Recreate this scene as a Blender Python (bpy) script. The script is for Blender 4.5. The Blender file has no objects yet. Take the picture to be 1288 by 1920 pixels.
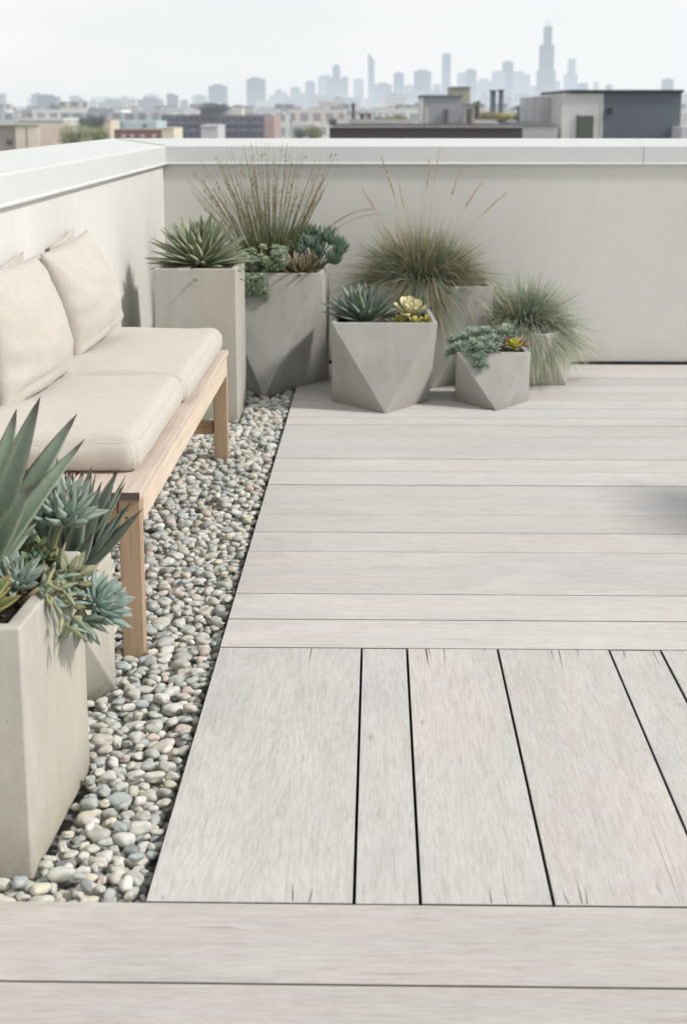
import bpy, math, random
import numpy as np
from mathutils import Vector, Matrix, noise, Quaternion
R = math.radians
random.seed(11)
sc = bpy.context.scene
COL = sc.collection

# ------------------------------------------------------------------ helpers
def lin(r, g, b):
    f = lambda c: ((c/255+0.055)/1.055)**2.4 if c/255 > 0.04045 else c/255/12.92
    return (f(r), f(g), f(b))

def tag(o, label=None, cat=None, group=None, kind=None):
    if label: o['label'] = label
    if cat: o['category'] = cat
    if group: o['group'] = group
    if kind: o['kind'] = kind
    return o

def empty(name, loc=(0, 0, 0), rz=0):
    o = bpy.data.objects.new(name, None); COL.objects.link(o)
    o.location = loc; o.rotation_euler = (0, 0, rz); o.empty_display_size = 0.05
    return o

class MB:
    """collects vertices, faces, a colour per vertex and optional uvs"""
    def __init__(s): s.v = []; s.f = []; s.c = []; s.uv = []
    def add(s, vs, fs, col=(1, 1, 1), cols=None, uvs=None):
        n = len(s.v); s.v += [tuple(p) for p in vs]
        s.f += [tuple(i+n for i in f) for f in fs]
        s.c += (cols if cols else [col]*len(vs))
        if uvs: s.uv += uvs
    def box(s, x0, x1, y0, y1, z0, z1, col=(1, 1, 1)):
        v = [(x0,y0,z0),(x1,y0,z0),(x1,y1,z0),(x0,y1,z0),(x0,y0,z1),(x1,y0,z1),(x1,y1,z1),(x0,y1,z1)]
        s.add(v, [(0,3,2,1),(4,5,6,7),(0,1,5,4),(1,2,6,5),(2,3,7,6),(3,0,4,7)], col)
    def prism(s, x0, x1, y0, y1, z0, z1, dx0, dx1):      # top edge shifted
        v = [(x0,y0,z0),(x1,y0,z0),(x1,y1,z0),(x0,y1,z0),(x0+dx0,y0,z1),(x1+dx1,y0,z1),(x1+dx1,y1,z1),(x0+dx0,y1,z1)]
        s.add(v, [(0,3,2,1),(4,5,6,7),(0,1,5,4),(1,2,6,5),(2,3,7,6),(3,0,4,7)])
    def tube(s, pts, r0, r1=None, n=6, col=(1, 1, 1), col1=None):
        r1 = r0 if r1 is None else r1; col1 = col1 or col
        m = len(pts); pts = [Vector(p) for p in pts]; vs = []; cs = []
        for i, p in enumerate(pts):
            d = (pts[min(i+1, m-1)]-pts[max(i-1, 0)]).normalized()
            a = d.orthogonal().normalized(); b = d.cross(a); t = i/(m-1); r = r0+(r1-r0)*t
            c = tuple(col[k]+(col1[k]-col[k])*t for k in range(3))
            for k in range(n):
                an = 2*math.pi*k/n; vs.append(p+a*math.cos(an)*r+b*math.sin(an)*r); cs.append(c)
        fs = [(i*n+k, i*n+(k+1) % n, (i+1)*n+(k+1) % n, (i+1)*n+k) for i in range(m-1) for k in range(n)]
        fs += [tuple(range(n))[::-1], tuple((m-1)*n+k for k in range(n))]
        s.add(vs, fs, cols=cs)
    def build(s, name, mat, parent=None, smooth=False, bevel=0, seg=2):
        me = bpy.data.meshes.new(name); me.from_pydata(s.v, [], s.f)
        a = me.color_attributes.new('Col', 'FLOAT_COLOR', 'POINT')
        arr = np.ones((len(s.v), 4), dtype=np.float32); arr[:, :3] = np.array(s.c, dtype=np.float32)
        a.data.foreach_set('color', arr.ravel())
        if s.uv:
            uvl = me.uv_layers.new(name='UVMap'); idx = np.zeros(len(me.loops), dtype=np.int32)
            me.loops.foreach_get('vertex_index', idx)
            uvl.data.foreach_set('uv', np.array(s.uv, dtype=np.float32)[idx].ravel())
        if smooth: me.polygons.foreach_set('use_smooth', [True]*len(me.polygons))
        me.materials.append(mat); me.update()
        o = bpy.data.objects.new(name, me); COL.objects.link(o)
        if parent is not None: o.parent = parent
        if bevel:
            md = o.modifiers.new('bevel', 'BEVEL'); md.width = bevel; md.segments = seg; md.limit_method = 'ANGLE'
            md.angle_limit = R(25)
            for p in me.polygons: p.use_smooth = True
            w = o.modifiers.new('wn', 'WEIGHTED_NORMAL'); w.keep_sharp = False
        return o

# ------------------------------------------------------------------ materials
class NT:
    def __init__(s, name):
        s.m = bpy.data.materials.new(name); s.m.use_nodes = True; s.t = s.m.node_tree
        s.n = s.t.nodes; s.n.clear()
        s.out = s.n.new('ShaderNodeOutputMaterial'); s.p = s.n.new('ShaderNodeBsdfPrincipled')
        s.t.links.new(s.p.outputs[0], s.out.inputs[0])
    def new(s, t, **kw):
        n = s.n.new(t)
        for k, v in kw.items():
            if k.startswith('i_'):
                kk = k[2:]; kk = int(kk) if kk.isdigit() else kk.replace('_', ' ')
                n.inputs[kk].default_value = v
            else: setattr(n, k, v)
        return n
    def l(s, a, b): s.t.links.new(a, b)
    def noise(s, vec, scale, detail=4, rough=0.55, dist=0.0):
        n = s.new('ShaderNodeTexNoise', i_Scale=scale, i_Detail=detail, i_Roughness=rough, i_Distortion=dist)
        if vec: s.l(vec, n.inputs['Vector'])
        return n.outputs['Fac']
    def mapr(s, v, a, b, c, d):
        n = s.new('ShaderNodeMapRange'); s.l(v, n.inputs[0])
        for i, x in enumerate((a, b, c, d)): n.inputs[i+1].default_value = x
        return n.outputs[0]
    def mix(s, fac, a, b, blend='MIX'):
        n = s.new('ShaderNodeMix', data_type='RGBA', blend_type=blend)
        for sock, v in ((n.inputs[0], fac), (n.inputs[6], a), (n.inputs[7], b)):
            if hasattr(v, 'is_linked'): s.l(v, sock)
            elif isinstance(v, (int, float)): sock.default_value = v
            else: sock.default_value = (*v, 1)
        return n.outputs[2]
    def math(s, op, a, b=0.0):
        n = s.new('ShaderNodeMath', operation=op)
        for sock, v in ((n.inputs[0], a), (n.inputs[1], b)):
            if hasattr(v, 'is_linked'): s.l(v, sock)
            else: sock.default_value = v
        return n.outputs[0]
    def scalev(s, vec, sx, sy, sz):
        n = s.new('ShaderNodeMapping'); n.inputs['Scale'].default_value = (sx, sy, sz); s.l(vec, n.inputs[0]); return n.outputs[0]
    def bump(s, h, strength, dist):
        n = s.new('ShaderNodeBump'); n.inputs['Strength'].default_value = strength; n.inputs['Distance'].default_value = dist
        s.l(h, n.inputs['Height']); s.l(n.outputs[0], s.p.inputs['Normal']); return n
    def attr(s, name='Col'): return s.new('ShaderNodeAttribute', attribute_name=name).outputs['Color']
    def obj(s): return s.new('ShaderNodeTexCoord').outputs['Object']
    def pos(s): return s.new('ShaderNodeNewGeometry').outputs['Position']
    def uv(s): return s.new('ShaderNodeTexCoord').outputs['UV']
    def base(s, c):
        if hasattr(c, 'is_linked'): s.l(c, s.p.inputs['Base Color'])
        else: s.p.inputs['Base Color'].default_value = (*c, 1)
    def rough(s, v):
        if hasattr(v, 'is_linked'): s.l(v, s.p.inputs['Roughness'])
        else: s.p.inputs['Roughness'].default_value = v

def concrete(name, c, dark=0.80, tint=(0.95, 0.97, 1.0), pits=True):
    t = NT(name); o = t.pos()
    big = t.noise(o, 3.2, 5, 0.6, 0.6)
    st = t.noise(t.scalev(o, 7, 7, 1.6), 1.6, 6, 0.65, 0.4)
    fine = t.noise(o, 55, 3, 0.6)
    grain = t.noise(o, 260, 2, 0.6)
    col = t.mix(t.mapr(big, 0.3, 0.7, 0, 1), tuple(k*dark for k in c), c)
    col = t.mix(t.mapr(t.noise(o, 9, 6, 0.7, 1.2), 0.45, 0.7, 0, 0.5), col, tuple(k*0.74 for k in c))
    col = t.mix(t.mapr(st, 0.42, 0.66, 0, 0.6), col, tuple(c[i]*1.12*tint[i] for i in range(3)))
    col = t.mix(t.mapr(fine, 0.35, 0.75, 0.0, 0.22), col, tuple(k*0.72 for k in c))
    if pits:
        v = t.new('ShaderNodeTexVoronoi', i_Scale=34.0); t.l(o, v.inputs['Vector'])
        sel = t.noise(o, 9, 2)
        pit = t.math('MULTIPLY', t.mapr(v.outputs['Distance'], 0.05, 0.11, 1, 0), t.mapr(sel, 0.56, 0.6, 0, 1))
        col = t.mix(t.math('MULTIPLY', pit, 0.45), col, tuple(k*0.45 for k in c))
        h = t.math('SUBTRACT', t.math('MULTIPLY', grain, 0.4), pit)
        h = t.math('ADD', h, fine)
    else: h = t.math('ADD', fine, grain)
    sz = t.new('ShaderNodeSeparateXYZ'); t.l(o, sz.inputs[0])
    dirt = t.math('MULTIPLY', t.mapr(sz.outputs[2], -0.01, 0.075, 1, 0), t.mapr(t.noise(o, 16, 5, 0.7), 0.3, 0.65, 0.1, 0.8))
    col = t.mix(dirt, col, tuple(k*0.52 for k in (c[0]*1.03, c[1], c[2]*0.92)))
    warmth = t.mapr(t.noise(o, 2.0, 3, 0.5), 0.4, 0.65, 0, 0.5)
    col = t.mix(warmth, col, (c[0]*0.98, c[1]*0.93, c[2]*0.84))
    t.base(col); t.rough(t.mapr(big, 0.3, 0.7, 0.72, 0.9)); t.bump(h, 0.22, 0.004)
    t.p.inputs['Specular IOR Level'].default_value = 0.3
    return t.m

def stucco(name, c):
    t = NT(name); o = t.pos()
    a = t.noise(o, 1.3, 5, 0.6, 0.5); b = t.noise(t.scalev(o, 4, 4, 1.1), 1.3, 6, 0.62, 0.5)
    g = t.noise(o, 140, 3, 0.65); m = t.noise(o, 22, 4, 0.6, 0.3)
    col = t.mix(t.mapr(a, 0.3, 0.7, 0, 1), tuple(k*0.89 for k in c), c)
    col = t.mix(t.mapr(b, 0.45, 0.75, 0, 0.5), col, (c[0]*0.93, c[1]*0.945, c[2]*0.955))
    sz = t.new('ShaderNodeSeparateXYZ'); t.l(o, sz.inputs[0])
    drip = t.noise(t.scalev(o, 16, 16, 0.7), 1.0, 4, 0.6, 0.2)
    run = t.math('MULTIPLY', t.mapr(sz.outputs[2], 0.55, 1.02, 0, 1), t.mapr(drip, 0.52, 0.72, 0, 0.40))
    col = t.mix(run, col, tuple(k*0.84 for k in c))
    foot = t.math('MULTIPLY', t.mapr(sz.outputs[2], 0.0, 0.16, 1, 0), t.mapr(t.noise(o, 7, 5, 0.7), 0.3, 0.7, 0.1, 0.7))
    col = t.mix(foot, col, (c[0]*0.78, c[1]*0.76, c[2]*0.72))
    t.base(col); t.rough(0.85)
    t.bump(t.math('ADD', g, t.math('MULTIPLY', m, 2.0)), 0.16, 0.003)
    t.p.inputs['Specular IOR Level'].default_value = 0.25
    return t.m

def deckwood():
    t = NT('weathered_deck_wood'); uv = t.uv(); tint = t.attr()
    def st(su, sv, scale=1.0, d=5, r=0.6, w=0.3): return t.noise(t.scalev(uv, su, sv, 1), scale, d, r, w)
    cA = lin(210, 205, 199); cB = lin(183, 178, 172); cW = lin(221, 218, 215); cG = lin(200, 199, 199)
    broad = st(1.1, 5.0, 1.0, 4, 0.5, 1.0)
    g1 = st(5.0, 66, 1.0, 7, 0.68, 0.5); g2 = st(13, 240, 1.0, 3, 0.6, 0.2)
    fl = st(26, 150, 1.0, 3, 0.7, 0.3)
    patch = st(2.4, 7, 1.0, 5, 0.65, 0.9)
    # cathedral grain: contour lines of a stretched noise field
    field = st(0.85, 4.2, 1.0, 2, 0.4, 0.6)
    rings = t.math('SINE', t.math('MULTIPLY', field, 120.0))
    col = t.mix(t.mapr(broad, 0.3, 0.7, 0, 1), cA, cG)
    col = t.mix(t.mapr(g1, 0.46, 0.66, 0, 0.5), col, cB)
    col = t.mix(t.mapr(patch, 0.46, 0.74, 0, 0.6), col, cW)
    zone = t.mapr(st(0.7, 2.6, 1.0, 2, 0.5, 0.4), 0.42, 0.62, 0.15, 1)
    col = t.mix(t.math('MULTIPLY', t.mapr(rings, 0.35, 1.0, 0, 0.26), zone), col, cB)
    col = t.mix(t.mapr(g2, 0.50, 0.62, 0, 0.30), col, lin(168, 160, 152))
    col = t.mix(t.mapr(fl, 0.56, 0.66, 0, 0.22), col, lin(158, 151, 144))
    col = t.mix(t.mapr(fl, 0.44, 0.34, 0, 0.30), col, lin(228, 225, 221))
    dark = st(6, 60, 1.0, 2, 0.5, 0.2); dsel = st(3.1, 9, 1.0, 2, 0.5, 0)
    streak = t.math('MULTIPLY', t.mapr(dark, 0.66, 0.74, 0, 1), t.mapr(dsel, 0.5, 0.6, 0, 1))
    col = t.mix(t.math('MULTIPLY', streak, 0.5), col, lin(140, 132, 126))
    kn = t.new('ShaderNodeTexVoronoi', i_Scale=1.0); t.l(t.scalev(uv, 2.2, 5.5, 1), kn.inputs['Vector'])
    kd = kn.outputs['Distance']; kf = t.mapr(kd, 0.01, 0.05, 0.35, 0)
    col = t.mix(kf, col, lin(120, 106, 96))
    # end checks: thin splits marked by a wave field near some places
    ck = st(1.6, 230, 1.0, 1, 0.3, 0); cs = st(0.9, 14, 1.0, 2, 0.4, 0)
    crack = t.math('MULTIPLY', t.mapr(ck, 0.70, 0.73, 0, 1), t.mapr(cs, 0.62, 0.66, 0, 1))
    col = t.mix(t.math('MULTIPLY', crack, 0.6), col, lin(105, 98, 95))
    col = t.mix(1.0, col, tint, 'MULTIPLY')
    col = t.mix(1.0, col, (0.925, 0.93, 0.94), 'MULTIPLY'); t.base(col); t.rough(t.mapr(g1, 0.3, 0.8, 0.62, 0.82))
    h = t.math('ADD', t.math('MULTIPLY', g2, 0.7), g1)
    h = t.math('SUBTRACT', h, t.math('MULTIPLY', crack, 1.5)); h = t.math('SUBTRACT', h, t.math('MULTIPLY', kf, 0.6))
    t.bump(h, 0.35, 0.0015); t.p.inputs['Specular IOR Level'].default_value = 0.35
    return t.m

def teak(name, cA, cB, axis):
    t = NT(name); o = t.obj()
    sc_ = {'x': (2.5, 60, 60), 'y': (60, 2.5, 60), 'z': (60, 60, 2.5)}[axis]
    g = t.noise(t.scalev(o, *sc_), 1.0, 5, 0.6, 0.4)
    g2 = t.noise(t.scalev(o, *[k*3.2 for k in sc_]), 1.0, 3, 0.6)
    b = t.noise(o, 3.5, 3, 0.5)
    col = t.mix(t.mapr(g, 0.3, 0.7, 0, 1), cA, cB)
    col = t.mix(t.mapr(g2, 0.45, 0.75, 0, 0.35), col, tuple(k*0.62 for k in cB))
    col = t.mix(t.mapr(b, 0.4, 0.7, 0, 0.35), col, tuple(k*1.1 for k in cA))
    t.base(col); t.rough(0.6); t.bump(t.math('ADD', g, g2), 0.25, 0.0012)
    return t.m

def linen(name, c):
    t = NT(name); o = t.obj()
    nz = t.noise(o, 6, 3, 0.5)
    w1 = t.noise(t.scalev(o, 260, 14, 260), 1.0, 3, 0.6); w2 = t.noise(t.scalev(o, 14, 260, 14), 1.0, 3, 0.6)
    w3 = t.noise(t.scalev(o, 30, 30, 420), 1.0, 2, 0.6)
    s = t.math('ADD', t.math('ADD', w1, w2), w3)
    col = t.mix(t.mapr(s, 1.15, 1.9, 0, 1), tuple(k*0.90 for k in c), tuple(min(1, k*1.05) for k in c))
    col = t.mix(t.mapr(nz, 0.35, 0.7, 0, 0.25), col, tuple(k*0.93 for k in c))
    t.base(col); t.rough(0.92); t.p.inputs['Specular IOR Level'].default_value = 0.15
    t.p.inputs['Sheen Weight'].default_value = 0.25; t.p.inputs['Sheen Roughness'].default_value = 0.5
    cr = t.noise(o, 11, 3, 0.5, 0.8)
    t.bump(t.math('ADD', s, t.math('MULTIPLY', cr, 5.0)), 0.35, 0.0016)
    return t.m

def painted(name, c, rough=0.45, var=0.05, metal=0.0):
    t = NT(name); o = t.pos(); a = t.noise(o, 2.1, 4, 0.6, 0.3); b = t.noise(o, 30, 3, 0.6)
    col = t.mix(t.mapr(a, 0.3, 0.7, 0, 1), c, tuple(k*(1-var) for k in c))
    col = t.mix(t.mapr(b, 0.5, 0.8, 0, 0.25), col, tuple(k*0.9 for k in c))
    t.base(col); t.rough(t.mapr(b, 0.3, 0.7, rough, rough+0.12)); t.p.inputs['Metallic'].default_value = metal
    return t.m

def attrmat(name, rough=0.5, var=0.25, scale=30, sss=0.0, bump=0.0, spec=0.4, veins=False):
    t = NT(name); o = t.pos(); c = t.attr(); n = t.noise(o, scale, 4, 0.6, 0.5)
    col = t.mix(t.mapr(n, 0.3, 0.75, 0, var), c, (0.02, 0.02, 0.015))
    if veins:
        w = t.noise(o, 28, 3, 0.5, 2.2)
        vv = t.mapr(t.math('ABSOLUTE', t.math('SUBTRACT', w, 0.5)), 0.0, 0.022, 0.5, 0)
        sel = t.mapr(t.noise(o, 7, 1), 0.5, 0.6, 0, 1)
        col = t.mix(t.math('MULTIPLY', vv, sel), col, (0.75, 0.74, 0.70))
        sp = t.noise(o, 420, 2, 0.7)
        col = t.mix(t.mapr(sp, 0.5, 0.8, 0, 0.3), col, (0.2, 0.2, 0.18))
        sp2 = t.noise(o, 90, 3, 0.6, 0.6)
        col = t.mix(t.mapr(sp2, 0.45, 0.8, 0, 0.45), col, (0.6, 0.59, 0.54))
    t.base(col); t.rough(rough); t.p.inputs['Specular IOR Level'].default_value = spec
    if sss:
        t.p.inputs['Subsurface Weight'].default_value = sss
        t.p.inputs['Subsurface Radius'].default_value = (0.4, 0.8, 0.2); t.p.inputs['Subsurface Scale'].default_value = 0.004
    if bump: t.bump(n, bump, 0.002)
    return t.m

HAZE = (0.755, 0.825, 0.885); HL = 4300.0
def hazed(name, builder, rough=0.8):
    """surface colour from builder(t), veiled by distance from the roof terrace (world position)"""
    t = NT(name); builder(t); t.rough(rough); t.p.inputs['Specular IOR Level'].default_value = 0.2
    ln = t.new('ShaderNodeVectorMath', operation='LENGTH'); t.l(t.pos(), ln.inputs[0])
    sz = t.new('ShaderNodeSeparateXYZ'); t.l(t.pos(), sz.inputs[0])      # the painted haze is set thicker near the ground
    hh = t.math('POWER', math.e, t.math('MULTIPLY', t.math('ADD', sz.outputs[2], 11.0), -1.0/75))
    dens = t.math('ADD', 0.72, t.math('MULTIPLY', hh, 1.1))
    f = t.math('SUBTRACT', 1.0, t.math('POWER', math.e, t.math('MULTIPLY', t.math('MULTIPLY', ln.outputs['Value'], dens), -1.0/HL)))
    em = t.new('ShaderNodeEmission'); em.inputs[0].default_value = (*HAZE, 1)  # glowing haze colour mixed into the surface, aerial haze painted on
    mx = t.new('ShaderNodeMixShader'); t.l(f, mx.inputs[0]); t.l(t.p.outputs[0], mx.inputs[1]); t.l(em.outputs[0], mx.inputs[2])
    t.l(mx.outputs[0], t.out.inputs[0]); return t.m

def b_attr(t):
    n = t.noise(t.pos(), 0.4, 4, 0.6); c = t.attr()
    t.base(t.mix(t.mapr(n, 0.3, 0.7, 0, 0.25), c, (0.05, 0.05, 0.05)))
def b_facade(t):
    c = t.attr(); o = t.pos()
    sx = t.new('ShaderNodeSeparateXYZ'); t.l(o, sx.inputs[0])
    h = t.math('ADD', sx.outputs[0], t.math('MULTIPLY', sx.outputs[1], 0.7))
    fx = t.math('FRACT', t.math('MULTIPLY', h, 1/3.4)); fz = t.math('FRACT', t.math('MULTIPLY', sx.outputs[2], 1/3.6))
    w = t.math('MULTIPLY', t.math('GREATER_THAN', fx, 0.38), t.math('GREATER_THAN', fz, 0.42))
    n = t.noise(o, 0.02, 3, 0.6)
    col = t.mix(t.math('MULTIPLY', w, 0.62), c, (0.07, 0.09, 0.12))
    t.base(t.mix(t.mapr(n, 0.35, 0.7, 0, 0.3), col, (0.3, 0.32, 0.34)))

M = dict(
    deck=deckwood(),
    pot_warm=concrete('planter_concrete_warm', lin(186, 183, 175)),
    pot=concrete('planter_concrete', lin(176, 175, 171)),
    pot_pale=concrete('planter_concrete_pale', lin(190, 187, 177)),
    wall=stucco('parapet_stucco', lin(217, 215, 210)),
    cap=painted('coping_metal', lin(213, 215, 214), 0.4, 0.04),
    joint=painted('joint_sealant', lin(120, 122, 122), 0.7),
    under=painted('sub_floor_membrane', (0.03, 0.03, 0.03), 0.9),
    legw=teak('teak_leg', lin(190, 164, 136), lin(158, 132, 106), 'z'),
    railw=teak('teak_rail', lin(224, 208, 190), lin(202, 182, 160), 'y'),
    crossw=teak('teak_cross', lin(190, 154, 120), lin(156, 118, 88), 'x'),
    topw=teak('teak_top', lin(212, 198, 186), lin(188, 171, 158), 'y'),
    endg=teak('end_grain', lin(104, 86, 80), lin(78, 62, 60), 'x'),
    linen=linen('oatmeal_linen', lin(197, 191, 183)),
    seam=linen('linen_piping', lin(196, 190, 181)),
    leaf=attrmat('succulent_leaf', 0.48, 0.28, 60, 0.0, 0.0, 0.35),
    grass=attrmat('grass_blade', 0.6, 0.2, 60, 0.0),
    soil=attrmat('potting_soil', 0.95, 0.5, 120, 0, 0.8, 0.1),
    pebble=attrmat('river_pebble', 0.62, 0.22, 30, 0, 0.12, 0.35, veins=True),
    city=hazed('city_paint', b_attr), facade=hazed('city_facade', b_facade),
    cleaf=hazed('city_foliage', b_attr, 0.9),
)

# ------------------------------------------------------------------ the deck
DX0 = -0.387
deck = MB()
rngb = random.Random(5)
def board(x0, x1, y0, y1, along, gap=0.0026, th=0.026, warm=0.0, br=1.0):
    g = gap; x0 += g if along == 'y' else 0.0008; x1 -= g if along == 'y' else 0.0008
    y0 += g if along == 'x' else 0.0008; y1 -= g if along == 'x' else 0.0008
    c = 0.0013; dz = rngb.uniform(-0.0007, 0.0007)
    v = []; uv = []
    ou, ov = rngb.uniform(0, 50), rngb.uniform(0, 50)
    for (i, z) in ((0, dz-th), (0, dz-c), (c, dz)):
        for (x, y) in ((x0+i, y0+i), (x1-i, y0+i), (x1-i, y1-i), (x0+i, y1-i)):
            v.append((x, y, z)); uv.append(((x+ou, y+ov) if along == 'x' else (y+ou, x+ov)))
    f = [(8, 9, 10, 11)]
    for k in (0, 4):
        for j in range(4): f.append((k+j, k+(j+1) % 4, k+4+(j+1) % 4, k+4+j))
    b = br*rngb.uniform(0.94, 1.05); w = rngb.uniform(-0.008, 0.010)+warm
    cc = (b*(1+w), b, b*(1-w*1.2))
    deck.add(v, f, cols=[tuple(k*0.10 for k in cc)]*4+[tuple(k*0.30 for k in cc)]*4+[cc]*4, uvs=uv)  # board sides coloured darker, painting shade into the gaps
rows = [3.758, 3.984, 4.211, 4.644, 4.872, 5.101, 5.527, 5.742, 5.963, 6.381, 6.641, 6.809, 7.02, 7.23, 7.45, 7.66, 7.88, 8.10, 8.305]
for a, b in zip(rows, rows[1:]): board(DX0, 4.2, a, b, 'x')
cols = [-0.388, -0.034, 0.078, 0.302, 0.577, 0.704, 0.95, 1.07, 1.33, 1.60, 1.72, 2.0, 2.28, 2.4, 2.7, 3.0, 3.12, 3.4, 3.7, 3.95, 4.2]
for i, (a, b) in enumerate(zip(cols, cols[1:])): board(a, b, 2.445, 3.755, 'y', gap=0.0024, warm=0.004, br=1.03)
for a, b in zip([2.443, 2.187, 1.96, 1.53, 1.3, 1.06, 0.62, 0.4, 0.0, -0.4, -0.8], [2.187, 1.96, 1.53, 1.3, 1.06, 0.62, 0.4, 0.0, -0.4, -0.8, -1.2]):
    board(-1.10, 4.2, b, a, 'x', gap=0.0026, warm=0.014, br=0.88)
for k in range(30):        # drying checks running in from the ends of the boards laid lengthways
    x = rngb.uniform(-0.36, 1.3); L_ = rngb.uniform(0.03, 0.16)*(1 if k % 3 else 0.5); e = rngb.random() < .5
    if min(abs(x-c) for c in cols) < 0.012: continue
    y0 = 3.752 if e else 2.449; sg = -1 if e else 1; dx = rngb.uniform(-.006, .006); w_ = rngb.uniform(.0005, .0011)
    deck.add([(x-w_, y0, .0012), (x+w_, y0, .0012), (x+dx*.5+w_*.7, y0+sg*L_*.5, .0012), (x+dx*.5-w_*.7, y0+sg*L_*.5, .0012), (x+dx, y0+sg*L_, .0012)],
             [(0, 1, 2, 3), (3, 2, 4)] if not e else [(3, 2, 1, 0), (4, 2, 3)], (.30, .28, .27), uvs=[(k, 3)]*5)
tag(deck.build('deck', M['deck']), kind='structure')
uf = MB(); uf.box(-1.3, 4.3, -1.3, 8.5, -0.30, -0.075); tag(uf.build('sub_floor', M['under']), kind='structure')
uf = MB(); uf.box(-1.097, -0.392, 2.446, 8.30, -0.0745, -0.062, (0.26, 0.26, 0.24)); tag(uf.build('gravel_base', M['soil']), kind='structure')

# ------------------------------------------------------------------ parapets
def coping_profile(inner, outer, axis, a0, a1, name, parent, miter=0):
    """inner fascia / sloped top / outer face, extruded along the wall"""
    zb, zi, zo = 1.022, 1.115, 1.146; dr = 0.006
    s = 1 if inner > outer else -1          # towards the terrace
    prof = [(inner+s*dr, zb), (inner+s*dr, zb+0.006), (inner, zb+0.010), (inner, zi-0.004), (inner-s*0.006, zi),
            (outer+s*0.006, zo), (outer, zo-0.006), (outer, zb), (outer+s*0.02, zb), (outer+s*0.02, zb+0.03), (inner-s*0.02, zb+0.03), (inner-s*0.02, zb)]
    m = MB(); n = len(prof); vs = []
    for e, a in enumerate((a0, a1)):
        for (p, z) in prof:
            aa = a
            if miter and e == 1: aa = a+miter*(abs(p-inner))
            vs.append((p, aa, z) if axis == 'y' else (aa, p, z))
    fs = [(i, (i+1) % n, n+(i+1) % n, n+i) for i in range(n)]+[tuple(range(n)), tuple(range(n, 2*n))[::-1]]
    m.add(vs, fs); o = m.build(name, M['cap'], parent)
    import bmesh
    bm = bmesh.new(); bm.from_mesh(o.data); bmesh.ops.recalc_face_normals(bm, faces=bm.faces); bm.to_mesh(o.data); bm.free()
    return o
WY = 8.334; WX = -1.098
back = empty('parapet_wall', (1.5, WY, 0))
tag(back, 'pale grey plaster parapet with metal coping across the back of the deck behind the planters', 'parapet wall')
m = MB(); m.box(WX-0.28-1.5, 4.2-1.5, 0.0, 0.28, -0.3, 1.03); m.build('wall_panel', M['wall'], back)
def shift(o, dx, dy):
    for v in o.data.vertices: v.co.x += dx; v.co.y += dy
m = MB(); m.box(WX-1.5+.002, 4.2-1.5, -0.017, -0.001, -0.06, 0.013, (1, 1, 1)); m.build('gap_shade_strip', M['under'], back)  # dark strip standing in for the shaded gap between deck and wall
c1 = coping_profile(WY-0.016, WY+0.305, 'x', 1.347, 4.2, 'coping', back); shift(c1, -1.5, -WY)
c2 = coping_profile(WY-0.016, WY+0.305, 'x', 1.3445, WX+0.016, 'coping', back, miter=-1); shift(c2, -1.5, -WY)
left = empty('parapet_wall', (WX, 4, 0))
tag(left, 'cream plaster parapet with wide white metal coping running behind the bench on the left', 'parapet wall')
m = MB(); m.box(-0.28, 0.0, -5.3, WY-4-0.002, -0.3, 1.03); m.build('wall_panel', M['wall'], left)
c3 = coping_profile(WX+0.016, WX-0.305, 'y', -1.3, WY-0.0175, 'coping', left, miter=1); shift(c3, -WX, -4)
m = MB(); m.tube([(0.014, WY-4-0.019, 1.1160), (-0.301, WY-4+0.296, 1.1465)], 0.0016, n=6); m.build('mitre_joint', M['joint'], left)

# ------------------------------------------------------------------ planters
def add_soil(x0, x1, y0, y1, z, parent, shape=None, seed=1):
    m = MB(); nx = ny = 22; r = random.Random(seed)
    pts = []
    for j in range(ny+1):
        for i in range(nx+1):
            u, v = i/nx, j/ny
            if shape:
                a, b, c, d = [Vector(p) for p in shape]; p = a.lerp(b, u).lerp(d.lerp(c, u), v); x, y = p.x, p.y
            else: x, y = x0+(x1-x0)*u, y0+(y1-y0)*v
            pts.append((x, y, z+r.uniform(-.006, .008)))
    m.add(pts, [(j*(nx+1)+i, j*(nx+1)+i+1, (j+1)*(nx+1)+i+1, (j+1)*(nx+1)+i) for j in range(ny) for i in range(nx)], (0.035, 0.026, 0.02))
    for k in range(90):       # grit on the soil
        i = r.choice(pts); s = r.uniform(0.003, 0.008); c = r.choice([(0.06, 0.045, 0.035), (0.16, 0.13, 0.1), (0.03, 0.025, 0.02)])
        q = Vector(i)+Vector((0, 0, s*0.3))
        m.add([q+Vector(d)*s for d in ((1,0,0),(0,1,0),(-1,0,0),(0,-1,0),(0,0,.7),(0,0,-.7))], [(0,1,4),(1,2,4),(2,3,4),(3,0,4),(1,0,5),(2,1,5),(3,2,5),(0,3,5)], c)
    return m.build('soil', M['soil'], parent)

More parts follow.
